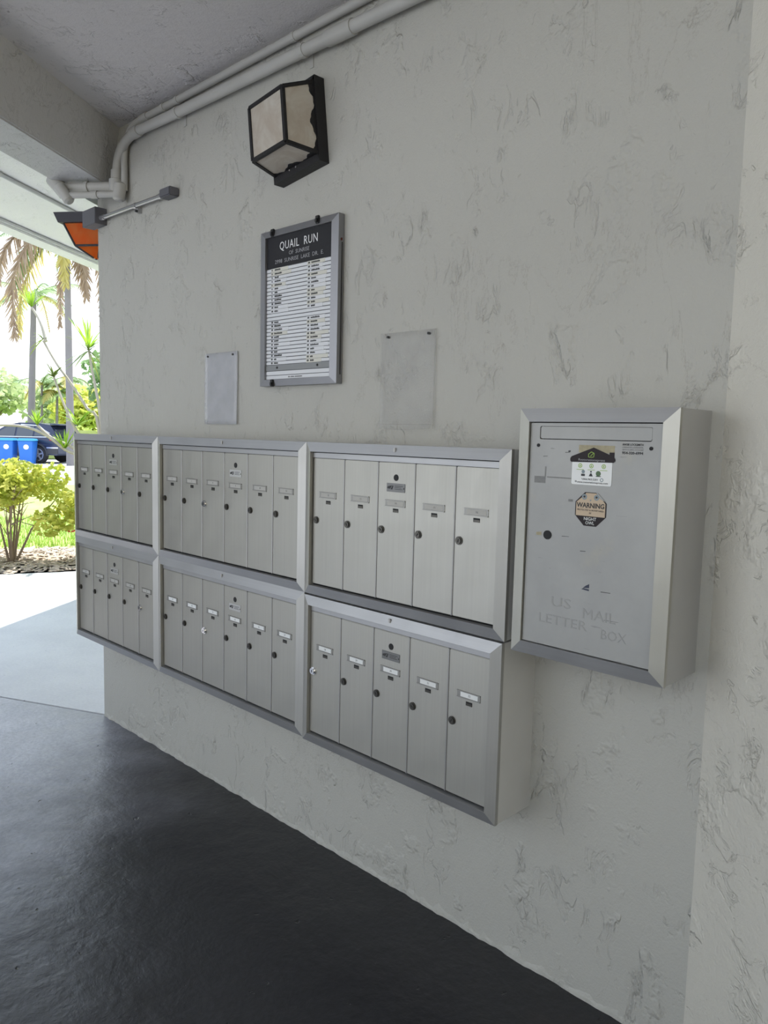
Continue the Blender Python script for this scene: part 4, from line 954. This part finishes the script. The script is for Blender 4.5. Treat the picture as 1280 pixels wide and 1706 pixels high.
# background trees, hedge and bushes
def tree(base, h, r, m, seed, label, trunk_r=0.18, low=0.35, group='trees beyond the road', name='shade_tree', cnt=2600, size=0.42):
    t = empty(name, base, label, 'tree', group); rg = random.Random(seed)
    MB().tube([Vector((0,0,-0.1)), Vector((rg.uniform(-.1,.1), 0, h*0.25)), Vector((rg.uniform(-.2,.2), rg.uniform(-.2,.2), h*0.6))], [trunk_r, trunk_r*0.8, trunk_r*0.4], 8).build('trunk', M['bark'], t, smooth=True)
    for k in range(3):
        a = 2*PI*k/3+rg.random(); MB().tube([Vector((0,0,h*0.22)), Vector((math.cos(a)*r*0.3, math.sin(a)*r*0.3, h*0.42)), Vector((math.cos(a)*r*0.6, math.sin(a)*r*0.6, h*0.6))], [trunk_r*0.6, trunk_r*0.4, trunk_r*0.15], 6).build('branch', M['bark'], t, smooth=True)
    bl = [(math.cos(a_)*r*q, math.sin(a_)*r*q, h*(low+(1-low)*rg.uniform(0.25, 0.75)), r*0.45, r*0.45, h*(1-low)*0.30) for a_, q in [(rg.uniform(0, 2*PI), rg.uniform(0.2, 0.7)) for _ in range(11)]]
    leaf_cloud('crown', M[m], t, bl, cnt, size, seed, 0.4); return t
tree((-45.0, 14.0, 0), 5.0, 4.2, 'oak', 21, 'wide pale green oak behind the car, leftmost of the trees', 0.25, 0.40)
tree((-47.5, 20.5, 0), 4.4, 2.9, 'oak', 22, 'rounded pale tree behind the two slim palm trunks', 0.15, 0.25)
tree((-38.5, 17.7, 0), 4.3, 2.4, 'bushy', 23, 'yellow-green flowering tree against the wall end', 0.12, 0.12)
tree((-30.0, 15.0, 0), 4.9, 1.5, 'deep', 24, 'small dark leafy tree just beside the wall end', 0.08, 0.45, cnt=1100, size=0.35)
tree((-55.0, 26.0, 0), 5.2, 4.2, 'oak', 25, 'distant pale tree in the gap between the palms', 0.25, 0.3)
tree((-56.0, 13.0, 0), 5.0, 5.0, 'oak', 26, 'distant hazy tree at the far left edge', 0.25, 0.3)
for k, (e, lab) in enumerate(((-4.0, 'clipped hedge strip directly behind the bins'), (3.0, 'clipped hedge strip directly behind the car'), (10.0, 'clipped hedge strip beside the wall end'))):
    p = Vector((-33.5, 11.6, 0)) + sdv*e
    t = empty('clipped_hedge', p, lab, 'hedge', 'hedge along the road')
    MB().hexa([(-0.5,-3.4,0),(0.5,-3.4,0),(0.5,3.4,0),(-0.5,3.4,0)], [(-0.45,-3.4,1.35),(0.45,-3.4,1.35),(0.45,3.4,1.35),(-0.45,3.4,1.35)]).build('inner_growth', M['hedge'], t, rot=(0,0,math.atan2(sdv.y, sdv.x)-PI/2))
    bl = [(sdv.x*q, sdv.y*q, 0.85, 0.7, 0.7, 0.75) for q in (-2.7, -1.8, -0.9, 0, 0.9, 1.8, 2.7)]
    leaf_cloud('foliage', M['hedge'], t, bl, 1500, 0.22, 60+k, 0.4)

# ------------------------------------------------------------------ parked car (side towards the camera) and the bins
CF = Vector((-0.83, -0.55, 0)).normalized()            # heading of the car (nose), out of frame
car = empty('parked_car', (-28.95, 11.50, -0.03), 'dark navy SUV parked beyond the lawn behind the blue bins', 'car', rot=(0, 0, math.atan2(CF.y, CF.x)))
# car coordinates: +x nose, rear axle at x = 0, +y left side (faces the passage when the nose points left)
L0, L1, HWd = -0.95, 3.65, 0.92
low = [(L0, 0.42), (L0+0.03, 0.75), (L0+0.02, 1.02), (-0.55, 1.08), (1.2, 1.06), (2.35, 1.02), (3.0, 0.95), (3.5, 0.80), (L1, 0.55), (L1-0.05, 0.30), (3.1, 0.26)]
def wheel_arch(cx, r=0.42, z=0.36, n=10): return [(cx+r*math.cos(a), z+r*math.sin(a)) for a in [PI*k/n for k in range(n+1)]]
prof = [(L0, 0.42), (L0+0.03, 0.75), (L0+0.02, 1.02), (-0.55, 1.08), (1.2, 1.06), (2.35, 1.02), (3.0, 0.95), (3.5, 0.80), (L1, 0.55), (L1-0.05, 0.30)] + wheel_arch(2.7) + wheel_arch(0.0) + [(L0+0.10, 0.34)]
def body_mesh(profile, hw0, hw1, zsplit):
    n_ = len(profile); v_ = []
    for s in (-1, 1):
        for x, z in profile: v_.append((x, s*(hw0 if z < zsplit else hw1), z))
    f_ = [tuple(range(n_)), tuple(range(2*n_-1, n_-1, -1))] + [(i, (i+1)%n_, n_+(i+1)%n_, n_+i) for i in range(n_)]
    return v_, f_
v, f = body_mesh(prof, HWd, HWd-0.05, 0.95)
m_ = MB(); m_.add(v, f); m_.build('car_body', M['car'], car)
cab = [(-0.80, 1.04), (-0.62, 1.38), (-0.42, 1.58), (0.2, 1.66), (1.0, 1.66), (1.55, 1.55), (2.45, 1.03)]
n_ = len(cab); v = []
for s in (-1, 1):
    for x, z in cab: v.append((x, s*(HWd-0.05-0.22*max(0, (z-1.04)/0.62)), z))
MB().add(v, [tuple(range(n_)), tuple(range(2*n_-1, n_-1, -1))]+[(i, (i+1)%n_, n_+(i+1)%n_, n_+i) for i in range(n_)]).build('cabin', M['car'], car)
def side(poly, name, m, off=0.012, parent=car):
    for s in (1, -1):
        v_ = [(x, s*(HWd-0.05-0.22*max(0, (z-1.04)/0.62)+off), z) for x, z in poly]; v2 = [(x, y-s*0.02, z) for x, y, z in v_]; k = len(poly)
        MB().add(v_+v2, [tuple(range(k)), tuple(range(2*k-1, k-1, -1))]+[(i, (i+1)%k, k+(i+1)%k, k+i) for i in range(k)]).build(name, m, parent)
side([(-0.38, 1.12), (0.18, 1.12), (0.18, 1.52), (0.0, 1.53), (-0.38, 1.30)], 'quarter_window', M['carglass'])
side([(0.26, 1.10), (1.02, 1.10), (1.02, 1.56), (0.26, 1.54)], 'rear_door_window', M['carglass'])
side([(1.10, 1.10), (2.15, 1.09), (1.50, 1.48), (1.10, 1.56)], 'front_door_window', M['carglass'])
side([(-0.50, 1.075), (2.3, 1.055), (2.3, 1.085), (-0.50, 1.10)], 'window_trim', M['silver'], 0.016)
side([(-0.52, 1.24), (-0.46, 1.24), (0.05, 1.56), (0.9, 1.60), (0.9, 1.57), (0.05, 1.53)], 'window_trim', M['silver'], 0.016)
side([(0.45, 0.93), (0.72, 0.93), (0.72, 0.97), (0.45, 0.97)], 'door_handle', M['silver'], 0.06)
side([(-0.93, 0.90), (-0.55, 0.96), (-0.60, 1.03), (-0.93, 1.01)], 'tail_lamp', M['tail'], 0.06)
side([(-0.93, 0.40), (-0.40, 0.40), (-0.46, 0.62), (-0.93, 0.62)], 'bumper_cladding', M['trimdark'], 0.065)
side([(-0.93, 0.63), (-0.42, 0.63), (-0.42, 0.68), (-0.93, 0.68)], 'bumper_trim', M['silver'], 0.065)
side([(0.42, 0.28), (2.28, 0.28), (2.28, 0.42), (0.42, 0.42)], 'sill_cladding', M['trimdark'], 0.065)
v = [(-0.79, y, z) for y, z in ((-0.70,1.10),(0.70,1.10),(0.62,1.42),(-0.62,1.42))]
MB().hexa([(-0.76, -0.70, 1.10), (-0.76, 0.70, 1.10), (-0.58, 0.60, 1.40), (-0.58, -0.60, 1.40)], [(-0.81, -0.70, 1.10), (-0.81, 0.70, 1.10), (-0.65, 0.60, 1.40), (-0.65, -0.60, 1.40)]).build('rear_window', M['carglass'], car)
MB().hexa([(-0.82,-0.64,1.57),(-0.40,-0.64,1.60),(-0.40,0.64,1.60),(-0.82,0.64,1.57)], [(-0.84,-0.62,1.62),(-0.40,-0.62,1.65),(-0.40,0.62,1.65),(-0.84,0.62,1.62)]).build('spoiler', M['car'], car)
def arch(cx):
    for s in (1, -1):
        m_ = MB(); k = 14
        for i in range(k):
            a, b = PI*i/k*1.06-0.1, PI*(i+1)/k*1.06-0.1
            for r0, r1 in ((0.40, 0.475),):
                q = [(cx+r0*math.cos(a), 0.36+r0*math.sin(a)), (cx+r1*math.cos(a), 0.36+r1*math.sin(a)), (cx+r1*math.cos(b), 0.36+r1*math.sin(b)), (cx+r0*math.cos(b), 0.36+r0*math.sin(b))]
                m_.hexa([(x, s*(HWd-0.05), z) for x, z in q], [(x, s*(HWd+0.02), z) for x, z in q])
        m_.build('wheel_arch', M['trimdark'], car)
arch(0.0); arch(2.7)
tyre_m = MB().tube([(0, -0.11, 0), (0, -0.10, 0), (0, 0.10, 0), (0, 0.11, 0)], [0.33, 0.36, 0.36, 0.33], 24).mesh('wheel', M['tyre'], smooth=True)
rm = MB(); 
for k in range(12):
    a0, a1 = 2*PI*k/12, 2*PI*(k+1)/12
    rm.hexa([(r*math.cos(a), 0.10, r*math.sin(a)) for r, a in ((0.22,a0),(0.265,a0),(0.265,a1),(0.22,a1))], [(r*math.cos(a), 0.125, r*math.sin(a)) for r, a in ((0.22,a0),(0.265,a0),(0.265,a1),(0.22,a1))])
for k in range(5):
    a = 2*PI*k/5+PI/2; d = Vector((math.cos(a), 0, math.sin(a))); s = Vector((-math.sin(a), 0, math.cos(a)))*0.04
    rm.hexa([d*0.02-s+Vector((0,.10,0)), d*0.23-s*0.8+Vector((0,.10,0)), d*0.23+s*0.8+Vector((0,.10,0)), d*0.02+s+Vector((0,.10,0))], [d*0.02-s+Vector((0,.12,0)), d*0.23-s*0.8+Vector((0,.12,0)), d*0.23+s*0.8+Vector((0,.12,0)), d*0.02+s+Vector((0,.12,0))])
rim_m = rm.mesh('alloy_rim', M['rim'])
for cx in (0.0, 2.7):
    for s in (1, -1):
        w_ = link('wheel', tyre_m, car, (cx, s*(HWd-0.13), 0.36), (0, 0, 0 if s > 0 else PI)); link('alloy_rim', rim_m, w_)
def bin_(loc, rz, label):
    t = empty('recycling_bin', loc, label, 'bin', 'blue bins by the road', rot=(0, 0, rz))
    MB().hexa([(-0.23,-0.25,0.0),(0.23,-0.25,0.0),(0.23,0.25,0.0),(-0.23,0.25,0.0)], [(-0.29,-0.33,0.92),(0.29,-0.33,0.92),(0.29,0.33,0.92),(-0.29,0.33,0.92)]).build('bin_body', M['bin'], t, bevel=0.02)
    MB().hexa([(-0.31,-0.36,0.92),(0.31,-0.36,0.92),(0.31,0.36,0.92),(-0.31,0.36,0.92)], [(-0.27,-0.30,1.03),(0.27,-0.30,1.03),(0.27,0.32,1.01),(-0.27,0.32,1.01)]).build('bin_lid', M['binlid'], t, bevel=0.015)
    MB().plate(disc(0.10, 20), 0.03, -0.01).build('round_badge', M['badge'], t, (0.03, -0.315, 0.68))
    for s in (-1, 1): MB().tube([(s*0.22, 0.30, 0.10), (s*0.27, 0.30, 0.10)], 0.10, 12).build('bin_wheel', M['tyre'], t)
    MB().tube([(-0.22, 0.38, 0.93), (0.22, 0.38, 0.93)], 0.018, 8).build('bin_handle', M['binlid'], t)
    return t
bin_((-28.75, 9.70, -0.03), math.radians(52), 'blue wheeled bin with round white badge, left of the pair by the car')
bin_((-28.30, 10.30, -0.03), math.radians(52), 'blue wheeled bin with round white badge, right of the pair nearer the car wheel')
